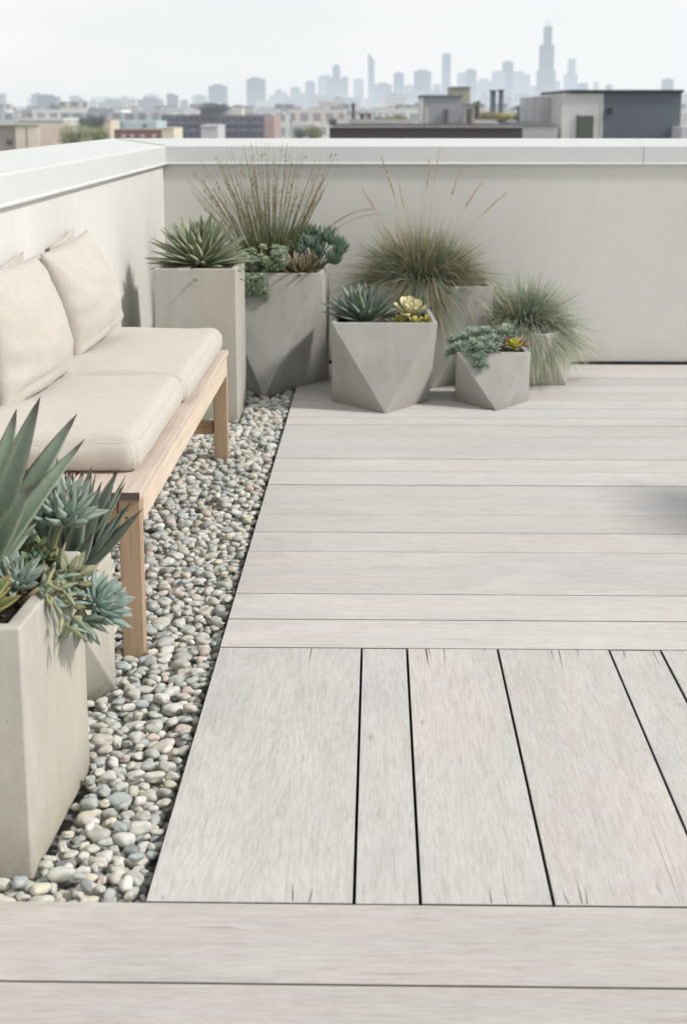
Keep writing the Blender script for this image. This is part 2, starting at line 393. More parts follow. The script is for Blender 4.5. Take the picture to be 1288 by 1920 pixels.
def box_planter(loc, corners, z0, z1, mat, label, th=0.022, soil_drop=0.03, bev=0.004, group=None):
    """corners: 4 xy, counter-clockwise; a hollow poured concrete box"""
    root = empty('planter', loc); tag(root, label, 'planter', group)
    L = Vector(loc); cs = [Vector((x, y)) for x, y in corners]; cen = sum(cs, Vector((0, 0)))/4
    inn = []
    for c in cs:
        d = c-cen; inn.append(cen+Vector((d.x-math.copysign(th, d.x), d.y-math.copysign(th, d.y))))
    v = [(c.x-L.x, c.y-L.y, z0-L.z) for c in cs]+[(c.x-L.x, c.y-L.y, z1-L.z) for c in cs]+[(c.x-L.x, c.y-L.y, z1-L.z) for c in inn]+[(c.x-L.x, c.y-L.y, z1-0.09-L.z) for c in inn]
    f = [(3, 2, 1, 0)]
    for k in (0, 4, 8):
        for j in range(4): f.append((k+j, k+(j+1) % 4, k+4+(j+1) % 4, k+4+j))
    f.append((12, 13, 14, 15))
    m = MB(); m.add(v, f); m.build('body', M[mat], root, bevel=bev)
    add_soil(0, 0, 0, 0, z1-soil_drop-L.z, root, [(c.x-L.x, c.y-L.y) for c in inn], seed=int(abs(loc[1]*100)))
    return root

def faceted_planter(loc, top, bot, z0, z1, mat, label, th=0.022, soil_drop=0.022, first=0):
    """top[i] and bot[i] ring; bot[i] sits below the top edge i -> i+1, so the sides are triangles"""
    root = empty('faceted_planter', loc); tag(root, label, 'planter')
    L = Vector(loc); ct = sum((Vector(p) for p in top), Vector((0, 0)))/4; inn = []
    for p in top:
        d = Vector(p)-ct; inn.append(ct+d*(1-th*1.42/d.length))
    bc = sum((Vector(p) for p in bot), Vector((0, 0)))/4
    v = [(p[0]-L.x, p[1]-L.y, z1-L.z) for p in top]+[(p[0]-L.x, p[1]-L.y, z0-L.z) for p in bot]
    v += [(p.x-L.x, p.y-L.y, z1-L.z) for p in inn]+[(bc.x+(p.x-bc.x)*0.9-L.x, bc.y+(p.y-bc.y)*0.9-L.y, z1-0.1-L.z) for p in inn]
    f = [(7, 6, 5, 4)]
    for i in range(4):
        j = (i+1) % 4
        f.append((i, 4+i, j)); f.append((j, 4+i, 4+j))
        f.append((i, j, 8+j, 8+i)); f.append((8+i, 8+j, 12+j, 12+i))
    f.append((12, 13, 14, 15))
    m = MB(); m.add(v, f); m.build('body', M[mat], root, bevel=0.004)
    add_soil(0, 0, 0, 0, z1-soil_drop-L.z, root, [(p.x-L.x, p.y-L.y) for p in inn], seed=int(abs(loc[0]*100))+3)
    return root

box_planter((-0.77, 7.06, -0.03), [(-0.948, 6.79), (-0.600, 6.79), (-0.604, 7.30), (-0.948, 7.30)], -0.03, 0.640, 'pot_warm',
            'tall square concrete planter beyond the far end of the bench holding one spiky agave')
box_planter((-0.80, 2.81, -0.03), [(-1.03, 2.571), (-0.604, 2.571), (-0.588, 3.062), (-1.03, 3.062)], -0.03, 0.442, 'pot_pale',
            'large square concrete planter standing on the pebbles nearest the camera at lower left', th=0.030, soil_drop=0.028, bev=0.006)
faceted_planter((-0.82, 3.45, -0.03), [(-1.0, 3.10), (-0.632, 3.10), (-0.606, 3.515), (-1.0, 3.54)], [(-0.80, 3.20), (-0.609, 3.53), (-0.80, 3.66), (-1.03, 3.36)],
                -0.03, 0.312, 'pot_pale', 'low faceted concrete planter squeezed between the nearest square planter and the bench leg')
faceted_planter((-0.52, 7.78, -0.0), [(-0.775, 7.5), (-0.262, 7.5), (-0.238, 8.02), (-0.79, 8.02)], [(-0.529, 7.391), (-0.236, 7.79), (-0.52, 8.17), (-0.81, 7.74)],
                -0.02, 0.552, 'pot', 'big dark faceted concrete planter at the deck edge holding tall rushes and trailing succulents')
faceted_planter((0.033, 7.25, 0), [(-0.200, 7.0), (0.266, 7.0), (0.245, 7.54), (-0.190, 7.54)], [(0.037, 6.893), (0.238, 7.223), (0.03, 7.50), (-0.205, 7.2)],
                0.0, 0.385, 'pot', 'medium faceted concrete planter with a blue agave and a cream yellow rosette')
faceted_planter((0.525, 7.22, 0), [(0.356, 7.1), (0.686, 7.1), (0.672, 7.42), (0.365, 7.42)], [(0.528, 6.966), (0.694, 7.22), (0.52, 7.46), (0.358, 7.226)],
                0.0, 0.241, 'pot', 'smallest faceted concrete planter with grey green stonecrop at the front of the deck group')
faceted_planter((0.26, 7.9, 0), [(-0.03, 7.64), (0.552, 7.64), (0.54, 8.16), (-0.01, 8.16)], [(0.262, 7.552), (0.56, 7.88), (0.26, 8.24), (-0.04, 7.88)],
                0.0, 0.476, 'pot', 'tall faceted concrete planter behind the others under the big tan topped grass mound')
faceted_planter((0.70, 7.83, 0), [(0.40, 7.74), (0.80, 7.53), (1.0, 7.87), (0.62, 8.12)], [(0.56, 7.615), (0.915, 7.66), (0.88, 8.06), (0.50, 8.04)],
                0.0, 0.262, 'pot_warm', 'low faceted concrete planter at the right end almost covered by blue green grass')
# an unseen planter added just right of the view to cast a deck shadow
box_planter((2.79, 4.76, 0), [(2.62, 4.44), (2.98, 4.44), (2.98, 5.08), (2.62, 5.08)], 0.0, 1.55, 'pot', 'unseen tall concrete planter added beyond the right edge of the view to cast a shadow')

# ------------------------------------------------------------------ bench
bench = empty('bench', (-0.82, 4.9, 0)); tag(bench, 'low slatted teak bench with straight square legs along the left parapet', 'bench')
BX, BY = -0.82, 4.9
def bb(name, x0, x1, y0, y1, z0, z1, mat, bev=0.0025, parent=bench):
    cx, cy, cz = (x0+x1)/2, (y0+y1)/2, (z0+z1)/2
    m = MB(); m.box(x0-cx, x1-cx, y0-cy, y1-cy, z0-cz, z1-cz)
    o = m.build(name, M[mat], parent, bevel=bev)
    o.location = (cx-BX, cy-BY, cz); return o
for (x0, x1) in ((-0.626, -0.574), (-1.07, -1.018)):
    bb('leg', x0, x1, 3.750, 3.803, -0.045, 0.3755, 'legw'); bb('leg', x0, x1, 6.022, 6.074, -0.045, 0.3755, 'legw')
for k, (x0, x1) in enumerate(((-0.662, -0.570), (-0.757, -0.668), (-0.852, -0.763), (-0.947, -0.858), (-1.042, -0.953), (-1.09, -1.048))):
    s = bb('seat_slat', x0, x1, 3.740, 6.082, 0.378, 0.400, 'topw')
    e = MB(); w = (x1-x0)/2-0.002; e.box(-w, w, 3.7385-4.911, 3.7396-4.911, -0.009, 0.009); e.build('end_grain', M['endg'], s)
bb('front_rail', -0.5965, -0.5715, 3.806, 6.019, 0.312, 0.3765, 'railw'); bb('rear_rail', -1.068, -1.045, 3.806, 6.019, 0.312, 0.3765, 'railw')
bb('end_rail', -1.015, -0.629, 3.757, 3.782, 0.322, 0.376, 'crossw'); bb('end_rail', -1.015, -0.629, 6.040, 6.064, 0.322, 0.376, 'crossw')
bb('stretcher', -1.015, -0.629, 6.035, 6.062, 0.078, 0.130, 'crossw')
for z in (0.352, 0.333):       # dowel plugs on the near leg
    p = MB(); p.tube([(0, 0.0005, 0), (0, -0.0008, 0)], 0.0035, n=10); o = p.build('dowel_plug', M['endg'], bench); o.location = (-0.606-BX, 3.7496-BY, z)

# ------------------------------------------------------------------ cushions
def nz(p, s, seed=0): return noise.noise(Vector((p[0]*s+seed, p[1]*s+seed*1.7, p[2]*s-seed)))
def cushion(name, x0, x1, y0, y1, z0, z1, label, seed, near_skew=0.0):
    root = empty(name, ((x0+x1)/2, (y0+y1)/2, z0)); tag(root, label, 'seat cushion', 'linen seat cushions on the bench')
    hx, hy, hz = (x1-x0)/2, (y1-y0)/2, (z1-z0)/2; r = 0.037
    import bmesh
    bm = bmesh.new(); N = 44
    def sp(n):                               # more rows near the edges
        return [math.copysign(1-(1-abs(t))**1.5, t) for t in [(-1+2*i/n) for i in range(n+1)]]
    verts = {}
    A = {0: sp(N), 1: sp(N), 2: sp(12)}
    def shape(x, y, z):
        px, py, pz = x*hx, y*hy, z*hz
        # fuller in the middle, pulled in at the corners
        fx, fy = 1-x*x, 1-y*y
        cl = [max(-h+r, min(h-r, q)) for q, h in ((px, hx), (py, hy), (pz, hz))]
        d = Vector((px-cl[0], py-cl[1], pz-cl[2]))
        if d.length > 1e-9:
            d = d.normalized()*r
        p = Vector(cl)+d
        if pz > 0:
            p.z += 0.014*(fx*fy)**0.35-0.010*(1-(fx*fy)**0.3)*0.6
        bul = 1-(p.z/hz)**2 if abs(p.z) < hz else 0
        p.x += math.copysign(0.007*bul*max(0, fy)**0.3, px)*(abs(x) > 0.97); p.y += math.copysign(0.007*bul*max(0, fx)**0.3, py)*(abs(y) > 0.97)
        n = nz(p, 5, seed)*0.007+nz(p, 14, seed+3)*0.0028
        # wrinkles radiating from the front corner
        q = Vector((hx-p.x, p.y+hy, 0)); a = math.atan2(q.y, q.x+1e-6); dd = q.length
        n += 0.0022*math.sin(a*7+nz(p, 6, 9)*3)*math.exp(-dd*7)
        n += 0.0032*math.sin(p.y*70+nz(p, 4, seed)*7)*math.exp(-abs(p.x-hx*0.25)*9)*max(0, 1-abs(p.y+hy*0.1)*4)
        if pz > 0: p.z += n
        else: p.z += 0
        if abs(x) > 0.97: p.x += n*0.6
        if abs(y) > 0.97: p.y += n*0.8
        return p
    def V(x, y, z):
        k = (round(x, 5), round(y, 5), round(z, 5))
        if k not in verts: verts[k] = bm.verts.new(shape(x, y, z)+Vector((0, 0, hz)))
        return verts[k]
    for ax in range(3):
        u, w = [a for a in range(3) if a != ax]
        for s in (-1, 1):
            for i in range(len(A[u])-1):
                for j in range(len(A[w])-1):
                    q = []
                    for (du, dw) in ((0, 0), (1, 0), (1, 1), (0, 1)):
                        c = [0, 0, 0]; c[ax] = s; c[u] = A[u][i+du]; c[w] = A[w][j+dw]; q.append(V(*c))
                    try: bm.faces.new(q)
                    except ValueError: pass
    bmesh.ops.recalc_face_normals(bm, faces=bm.faces)
    me = bpy.data.meshes.new('cover'); bm.to_mesh(me); bm.free()
    me.polygons.foreach_set('use_smooth', [True]*len(me.polygons)); me.materials.append(M['linen'])
    o = bpy.data.objects.new('cover', me); COL.objects.link(o); o.parent = root
    for zz, nm in ((0.9, 'top'), (-0.82, 'low')):      # sewn seam line round the edge
        pts = []
        for k in range(97):
            t = k/96*4; e = int(t) % 4; u = (t-int(t))*2-1
            x, y = ((u, -1), (1, u), (-u, 1), (-1, -u))[e]
            p = shape(x, y, zz)+Vector((0, 0, hz)); pts.append(p+Vector((x*0.0004 if abs(x) == 1 else 0, y*0.0004 if abs(y) == 1 else 0, 0)))
        m = MB(); m.tube(pts, 0.0009, n=6); m.build('seam', M['seam'], root, smooth=True)
    return root
cushion('seat_cushion', -1.085, -0.602, 3.930, 4.905, 0.4005, 0.496, 'near linen seat cushion with its bare end edge facing the camera', 1.3)
cushion('seat_cushion', -1.085, -0.588, 4.912, 6.02, 0.4005, 0.496, 'far linen seat cushion beside the tall square planter', 7.7)

def pillow(TN, TF, BF, BN, th, label, seed, group):
    """scatter pillow spanned by its four corners (top near, top far, bottom far, bottom near)"""
    TN, TF, BF, BN = map(Vector, (TN, TF, BF, BN)); cen = (TN+TF+BF+BN)/4
    root = empty('pillow', (cen.x, cen.y, min(BN.z, BF.z))); tag(root, label, 'pillow', group)
    nrm = (TF-BN).cross(TN-BF).normalized()
    if nrm.x < 0: nrm = -nrm
    N = 46; org = Vector(root.location); m = MB(); edge = []
    for side in (1, -1):
        vs = []
        for j in range(N+1):
            for i in range(N+1):
                u, v = i/N*2-1, j/N*2-1
                # pincushion outline
                pu = u*(1-0.055*(1-v*v)**1.0*abs(u)**3); pv = v*(1-0.055*(1-u*u)*abs(v)**3)
                a, b = (pu+1)/2, (pv+1)/2
                p = BN.lerp(BF, a).lerp(TN.lerp(TF, a), b)
                pr = max(0, (1-u**2))**0.40*max(0, (1-v**2))**0.40*(0.78+0.22*(1-u*u)*(1-v*v))
                pr *= 1-0.16*v      # heavier at the bottom
                # pinch pleats running in from corners and sides
                w = 0
                for (cx, cy, kf) in ((-1, -1, 9), (1, -1, 8), (-1, 1, 10), (1, 1, 9)):
                    dx, dy = u-cx, v-cy; d = math.hypot(dx, dy); an = math.atan2(dy*-cy, dx*-cx)
                    w += math.sin(an*kf+seed+nz((u, v, seed), 2)*2)*math.exp(-d*2.6)*min(1, d*3)
                w += 0.9*math.sin(v*15+seed)*math.exp(-abs(u+1)*3.2)*min(1, abs(u+1)*3)*math.exp(-(v+0.35)**2*4)
                w += 0.9*math.exp(-((v+0.66-0.12*u)/0.045)**2)*-1.0*max(0, 1-abs(u+0.35)*1.2)
                h = (th if side == 1 else th*0.25)*pr+(0.0095*w+0.014*nz((u, v, seed), 1.3)+0.006*nz((u, v, seed+5), 3.5))*min(1, pr*2.2)
                vs.append(p+nrm*side*h-org)
                if side == 1 and False: pass
        fs = [(j*(N+1)+i, j*(N+1)+i+1, (j+1)*(N+1)+i+1, (j+1)*(N+1)+i) for j in range(N) for i in range(N)]
        if side == 1: fs = [f[::-1] for f in fs] if False else fs
        else: fs = [f[::-1] for f in fs]
        m.add(vs, fs)
        if side == 1:
            idx = [i for i in range(N+1)]+[j*(N+1)+N for j in range(1, N+1)]+[N*(N+1)+i for i in range(N-1, -1, -1)]+[j*(N+1) for j in range(N-1, -1, -1)]
            edge = [vs[k] for k in idx]
    o = m.build('cover', M['linen'], root, smooth=True)
    import bmesh
    bm = bmesh.new(); bm.from_mesh(o.data); bmesh.ops.remove_doubles(bm, verts=bm.verts, dist=1e-5); bmesh.ops.recalc_face_normals(bm, faces=bm.faces); bm.to_mesh(o.data); bm.free()
    s = MB(); s.tube(edge, 0.0014, n=6); s.build('piping', M['seam'], root, smooth=True)
    return root
GP = 'scatter pillows on the bench'
pillow((-1.082, 5.150, 0.844), (-1.014, 5.620, 0.890), (-0.942, 5.780, 0.541), (-1.003, 5.220, 0.490), 0.105, 'linen pillow standing on the far seat cushion with its top corner highest', 2.0, GP)
pillow((-1.09, 4.30, 0.872), (-1.038, 4.860, 0.867), (-0.967, 4.900, 0.500), (-1.033, 4.300, 0.481), 0.118, 'plump linen pillow on the near seat cushion, cut by the left edge of the photo', 5.0, GP)
pillow((-1.082, 5.30, 0.86), (-1.078, 5.72, 0.892), (-1.075, 5.72, 0.56), (-1.080, 5.32, 0.53), 0.015, 'flat pillow tucked behind the far pillow with one corner showing', 8.0, GP)
pillow((-1.087, 4.40, 0.86), (-1.083, 4.90, 0.875), (-1.080, 4.90, 0.56), (-1.083, 4.42, 0.53), 0.012, 'flat pillow tucked behind the near pillow with one corner showing', 9.0, GP)

# ------------------------------------------------------------------ pebbles
def ico(sub):
    import bmesh
    bm = bmesh.new(); bmesh.ops.create_icosphere(bm, subdivisions=sub, radius=1.0)
    v = np.array([p.co[:] for p in bm.verts]); f = np.array([[q.index for q in p.verts] for p in bm.faces]); bm.free()
    return v, f
def pebble_shapes(sub, n, seed):
    v, f = ico(sub); out = []; rs = np.random.RandomState(seed)
    for k in range(n):
        d = v.copy(); s = rs.uniform(0, 50)
        dis = np.array([noise.noise(Vector((p[0]*0.9+s, p[1]*0.9, p[2]*0.9+s))) for p in v])*0.46
        dis2 = np.array([noise.noise(Vector((p[0]*2+s, p[1]*2, p[2]*2-s))) for p in v])*0.07
        sup = (np.abs(v)**2.5).sum(1)**(-1/2.5)          # a little squarish
        d = d*(sup*(1+dis+dis2))[:, None]; d /= np.abs(d).max(0)
        out.append(d)
    return out, f
rs = np.random.RandomState(3)
PAL = [((0.53, 0.54, 0.49), .28, 'pale grey green'), ((0.57, 0.54, 0.48), .17, 'sandy grey'), ((0.45, 0.47, 0.45), .14, 'mid grey'), ((0.40, 0.45, 0.46), .10, 'blue grey'),
       ((0.68, 0.67, 0.64), .15, 'off white'), ((0.60, 0.50, 0.44), .05, 'pinkish'), ((0.64, 0.60, 0.49), .06, 'cream'), ((0.25, 0.27, 0.28), .03, 'dark grey')]
pw = np.array([p[1] for p in PAL]); pw /= pw.sum()
GX0, GX1, GY0, GY1, RES = -1.098, -0.389, 2.447, 8.0, 0.0035
nxg, nyg = int((GX1-GX0)/RES), int((GY1-GY0)/RES)
Hm = np.full((nxg, nyg), -0.062); own = np.full((nxg, nyg), -1, dtype=np.int32)
cx = GX0+(np.arange(nxg)+.5)*RES; cy = GY0+(np.arange(nyg)+.5)*RES; XX, YY = np.meshgrid(cx, cy, indexing='ij')
def block_poly(poly, grow=0.002):
    ins = np.ones_like(XX, dtype=bool); n = len(poly)
    for i in range(n):
        (x0, y0), (x1, y1) = poly[i], poly[(i+1) % n]; l = math.hypot(x1-x0, y1-y0)
        ins &= ((x1-x0)*(YY-y0)-(y1-y0)*(XX-x0))/l > -grow
    Hm[ins] = 5.0
block_poly([(-0.948, 6.79), (-0.600, 6.79), (-0.604, 7.30), (-0.948, 7.30)]); block_poly([(-1.03, 2.571), (-0.604, 2.571), (-0.588, 3.062), (-1.03, 3.062)])
block_poly([(-0.80, 3.20), (-0.609, 3.53), (-0.80, 3.66), (-1.03, 3.36)]); block_poly([(-0.529, 7.391), (-0.236, 7.79), (-0.52, 8.17), (-0.81, 7.74)])
for x0, x1 in ((-0.626, -0.574), (-1.07, -1.018)):
    for y0, y1 in ((3.75, 3.803), (6.022, 6.074)): block_poly([(x0, y0), (x1, y0), (x1, y1), (x0, y1)], 0.001)
peb = []
NP = 9500
for k in range(NP):
    a = float(np.clip(rs.lognormal(math.log(0.0163), 0.27), 0.009, 0.030))
    if k > NP*0.8: a *= 0.8
    b = a*rs.uniform(0.52, 0.90); c = a*rs.uniform(0.40, 0.66)
    best = None
    for q in range(8):
        y = GY0+b+rs.uniform(0, 1)*(GY1-GY0-2*b); x = GX0+b*0.8+rs.uniform(0, 1)*(GX1-GX0-1.6*b); th = rs.uniform(0, math.pi)
        i0, i1 = max(0, int((x-a-GX0)/RES)), min(nxg, int((x+a-GX0)/RES)+1); j0, j1 = max(0, int((y-a-GY0)/RES)), min(nyg, int((y+a-GY0)/RES)+1)
        dx = XX[i0:i1, j0:j1]-x; dy = YY[i0:i1, j0:j1]-y
        u = (dx*math.cos(th)+dy*math.sin(th))/a; v = (-dx*math.sin(th)+dy*math.cos(th))/b
        rr = u*u+v*v; msk = rr < 0.93
        if not msk.any(): continue
        # keep inside the strip
        ex = math.hypot(a*math.cos(th), b*math.sin(th)); ey = math.hypot(a*math.sin(th), b*math.cos(th))
        if x-ex*0.93 < GX0 or x+ex*0.97 > GX1 or y-ey < GY0: continue
        hh = c*np.sqrt(np.clip(1-rr, 0, 1)); z = (Hm[i0:i1, j0:j1][msk]+hh[msk]).max()
        if z > 1: continue
        z -= 0.0022+0.06*c
        if best is None or z+c < best[0]: best = (z+c, x, y, z, th, i0, i1, j0, j1, msk, hh)
    if best is None or best[0] > 0.010: continue
    _, x, y, z, th, i0, i1, j0, j1, msk, hh = best
    sub = Hm[i0:i1, j0:j1]; top = z+hh; up = msk & (top > sub); sub[up] = top[up]; own[i0:i1, j0:j1][up] = len(peb)
    peb.append((x, y, z, th, a, b, c, rs.choice(len(PAL), p=pw), rs.randint(16), rs.uniform(-.16, .16), rs.uniform(-.16, .16), rs.uniform(.93, 1.17)))
cnt = np.bincount(own[own >= 0].ravel(), minlength=len(peb))
score = []
for k, p in enumerate(peb):
    frac = cnt[k]*RES*RES/(math.pi*p[4]*p[5]); inview = p[0] > (-0.605 if p[1] < 3.75 else -0.75)
    if p[1] < 2.56: inview = p[0] > -0.66
    score.append((cnt[k]/(p[1]**2+1.4)) if (frac > 0.5 and inview) else 0)
order = sorted(range(len(peb)), key=lambda k: -score[k]); big = set(order[:300])
sh2, f2 = pebble_shapes(2, 16, 5); sh3, f3 = pebble_shapes(3, 16, 5)
def place(sh, p):
    x, y, z, th, a, b, c, ci, si, t1, t2, br = p
    v = sh*np.array([a, b, c]); Rm = np.array(Matrix.Rotation(th, 3, 'Z') @ Matrix.Rotation(t1, 3, 'X') @ Matrix.Rotation(t2, 3, 'Y'))
    return v @ Rm.T
def pcol(p):
    c = np.array(PAL[p[7]][0])*p[11]; return c
def fast_mesh(name, V, Fc, C):
    me = bpy.data.meshes.new(name); me.vertices.add(len(V)); me.vertices.foreach_set('co', V.astype(np.float32).ravel())
    me.loops.add(Fc.size); me.loops.foreach_set('vertex_index', Fc.astype(np.int32).ravel())
    me.polygons.add(len(Fc)); me.polygons.foreach_set('loop_start', np.arange(0, Fc.size, Fc.shape[1], dtype=np.int32))
    try: me.polygons.foreach_set('loop_total', np.full(len(Fc), Fc.shape[1], dtype=np.int32))
    except Exception: pass
    me.update(calc_edges=True)
    at = me.color_attributes.new('Col', 'FLOAT_COLOR', 'POINT'); at.data.foreach_set('color', np.c_[C, np.ones(len(C))].astype(np.float32).ravel())
    me.polygons.foreach_set('use_smooth', np.ones(len(Fc), dtype=bool)); me.materials.append(M['pebble']); me.validate(); return me
def psize(a): return 'large' if a > 0.0215 else ('small' if a < 0.0155 else 'middling')
for k in order[:300]:
    p = peb[k]; v = place(sh3[p[8]], p); me = fast_mesh('pebble', v, f3, np.tile(pcol(p), (len(v), 1)))
    o = bpy.data.objects.new('pebble', me); COL.objects.link(o); o.location = (p[0], p[1], p[2])
    form = 'long' if p[5]/p[4] < 0.74 else 'round'
    tag(o, '%s %s smooth %s river pebble in the strip beside the deck' % (psize(p[4]), form, PAL[p[7]][2]), 'pebble', '%s %s %s pebbles in the strip' % (psize(p[4]), form, PAL[p[7]][2]))
rest = [k for k in range(len(peb)) if k not in big]
Vs, Fs, Cs = [], [], []; off = 0
for k in rest:
    p = peb[k]; v = place(sh2[p[8]], p)+np.array([p[0], p[1], p[2]]); Vs.append(v); Fs.append(f2+off); off += len(v); Cs.append(np.tile(pcol(p), (len(v), 1)))
o = bpy.data.objects.new('pebble_bed', fast_mesh('pebble_bed', np.vstack(Vs), np.vstack(Fs), np.vstack(Cs))); COL.objects.link(o)
tag(o, 'bed of small mixed grey river pebbles between the deck and the left parapet', 'pebbles', kind='stuff')

# ------------------------------------------------------------------ plants
def lerp3(a, b, t): return tuple(a[i]+(b[i]-a[i])*t for i in range(3))
def leaf(m, base, d, up, L, W, T, curl=0.0, prof='agave', c0=(.2, .3, .2), c1=(.2, .3, .2), edge=None, tip=None, seg=9, cup=0.25, side=0.0):
    d = Vector(d).normalized(); up = Vector(up); s = d.cross(up).normalized(); n = s.cross(d).normalized()
    if n.dot(up) < 0: n = -n
    vs = []; cs = []
    p = Vector(base); dd = d.copy(); nn = n.copy(); step = L/seg
    for i in range(seg+1):
        t = i/seg
        if prof == 'agave': w = (0.72+0.9*t-0.55*t*t)*(1-t**2.6)**0.9 if t < 1 else 0
        elif prof == 'spoon': w = (0.42+1.0*t**1.2)*(1-t**4.5)**0.6/1.1 if t < 1 else 0
        elif prof == 'finger': w = 0.75*(0.75+0.6*math.sin(t*math.pi*0.8))*(1-t**7)**0.6 if t < 1 else 0
        else: w = (1-t)**0.8
        w = max(w, 0.015)*W/2; th = T*(0.35+0.65*math.sin(math.pi*min(1, 0.18+t*0.8)))*(1-t**3)+0.0003
        cc = lerp3(c0, c1, t)
        if tip and t > 0.86: cc = lerp3(cc, tip, min(1, (t-0.86)/0.1))
        ee = edge if (edge and t < 0.93) else cc
        cv = cup*w
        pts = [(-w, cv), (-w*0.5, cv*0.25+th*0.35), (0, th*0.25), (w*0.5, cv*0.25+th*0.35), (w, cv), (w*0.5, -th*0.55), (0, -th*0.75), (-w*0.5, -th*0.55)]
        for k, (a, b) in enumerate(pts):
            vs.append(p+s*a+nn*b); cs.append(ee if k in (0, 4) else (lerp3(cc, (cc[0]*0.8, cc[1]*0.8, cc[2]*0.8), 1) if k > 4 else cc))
        q = Quaternion(s, curl/seg); dd = q @ dd; nn = q @ nn
        if side:
            q2 = Quaternion(nn, side/seg); dd = q2 @ dd; s = q2 @ s
        p = p+dd*step
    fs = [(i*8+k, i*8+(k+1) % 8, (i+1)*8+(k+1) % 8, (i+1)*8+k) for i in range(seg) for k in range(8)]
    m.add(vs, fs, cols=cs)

def rosette(m, c, axis, n, L0, L1, W0, W1, T, e0, e1, cin, cout, rnd, prof='agave', curl=(0.2, -0.1), edge=None, tip=None, tip_col=None, cup=0.25, r0=0.006, seg=9, jit=0.12, cvar=0.15):
    axis = Vector(axis).normalized(); a = axis.orthogonal().normalized(); b = axis.cross(a)
    ph = rnd.uniform(0, 6.28)
    for i in range(n):
        t = (i+0.5)/n; an = ph+i*2.39996+rnd.uniform(-.12, .12)
        el = R(e0+(e1-e0)*t**0.8+rnd.uniform(-1, 1)*jit*40); out = a*math.cos(an)+b*math.sin(an)
        d = out*math.cos(el)+axis*math.sin(el); up = axis*math.cos(el)-out*math.sin(el)
        L = (L0+(L1-L0)*math.sin(min(1, t*1.25)*math.pi/2))*rnd.uniform(1-jit, 1+jit); W = W0+(W1-W0)*min(1, t*1.4)
        k = rnd.uniform(1-cvar, 1+cvar); cc = tuple(q*k for q in lerp3(cin, cout, t)); ct = tuple(q*k for q in (tip_col or lerp3(cin, cout, t)))
        leaf(m, Vector(c)+out*r0*(0.4+t)+axis*(0.012*(1-t)), d, up, L, W, T, curl[0]+(curl[1]-curl[0])*t+rnd.uniform(-.1, .1), prof, cc, ct, edge, tip, seg, cup, rnd.uniform(-.12, .12)*jit*6)

def plant(name, loc, label, cat='plant', group=None):
    o = empty(name, loc); tag(o, label, cat, group); return o
rn = random.Random(21)
SAGE = (0.135, 0.19, 0.125); SAGE_D = (0.06, 0.095, 0.055)

# tall planter: narrow leaved agave
o = plant('agave', (-0.775, 7.02, 0.615), 'round spiky green agave with many narrow pale edged leaves in the tall square planter', 'agave')
m = MB(); rosette(m, (0, 0, 0.01), (0, -0.15, 1), 92, 0.195, 0.24, 0.036, 0.052, 0.006, 87, 3, (0.24, 0.31, 0.15), (0.20, 0.25, 0.13), rn, curl=(0.1, -0.12), edge=(0.52, 0.56, 0.42), tip=(0.12, 0.09, 0.06), cup=0.35, r0=0.012, jit=0.10)
m.build('leaves', M['leaf'], o, smooth=True)
m = MB(); rosette(m, (0, 0, -0.005), (0, 0, 1), 26, 0.12, 0.20, 0.02, 0.028, 0.003, 12, -2, (0.2, 0.13, 0.08), (0.16, 0.10, 0.07), rn, curl=(-0.1, -0.3), r0=0.01)
m.build('dry_leaves', M['leaf'], o, smooth=True)

# medium faceted planter: blue agave, cream rosette, brown tufts
o = plant('agave', (-0.065, 7.20, 0.362), 'compact blue green agave with broad pointed leaves in the medium faceted planter', 'agave')
m = MB(); rosette(m, (0, 0, 0.0), (0.05, -0.12, 1), 58, 0.155, 0.18, 0.040, 0.052, 0.008, 87, 6, (0.27, 0.34, 0.26), (0.13, 0.185, 0.14), rn, curl=(0.28, 0.12), edge=(0.28, 0.34, 0.29), tip=(0.10, 0.07, 0.05), cup=0.4, r0=0.012)
m.build('leaves', M['leaf'], o, smooth=True)
o = plant('succulent', (0.148, 7.14, 0.375), 'cream and yellow open rosette succulent at the right of the medium faceted planter', 'succulent')
m = MB(); rosette(m, (0, 0, 0.03), (0.0, -0.35, 1), 17, 0.05, 0.085, 0.032, 0.05, 0.007, 80, 18, (0.80, 0.76, 0.50), (0.70, 0.64, 0.34), rn, 'spoon', curl=(0.5, 0.25), edge=(0.80, 0.72, 0.45), cup=0.5, r0=0.008)
m.build('leaves', M['leaf'], o, smooth=True)
m = MB()
for (x, y, z, s) in ((-0.045, -0.055, 0.0, 1), (0.02, -0.075, -0.004, 0.9), (0.07, -0.04, 0.0, .8)):
    rosette(m, (x, y, z), (0, -0.3, 1), 10, 0.022*s, 0.045*s, 0.016, 0.022, 0.005, 75, 15, (0.45, 0.45, 0.10), (0.50, 0.42, 0.12), rn, 'spoon', r0=0.004, seg=6)
m.build('offsets', M['leaf'], o, smooth=True)
for k, (x, y, s) in enumerate(((0.010, 7.055, 1.0), (0.058, 7.05, 0.85))):
    o = plant('succulent', (x, y, 0.366), ('knobbly brown rosette below the blue agave leaves', 'smaller brown rosette next to the cream rosette')[k], 'succulent', 'small brown rosettes in the medium faceted planter')
    m = MB(); rosette(m, (0, 0, 0.0), (0, -0.4, 1), 34, 0.012*s, 0.034*s, 0.009, 0.015, 0.005, 85, 5, (0.20, 0.16, 0.12), (0.15, 0.10, 0.075), rn, 'spoon', curl=(0.6, 0.4), r0=0.006, seg=5)
    m.build('leaves', M['leaf'], o, smooth=True)

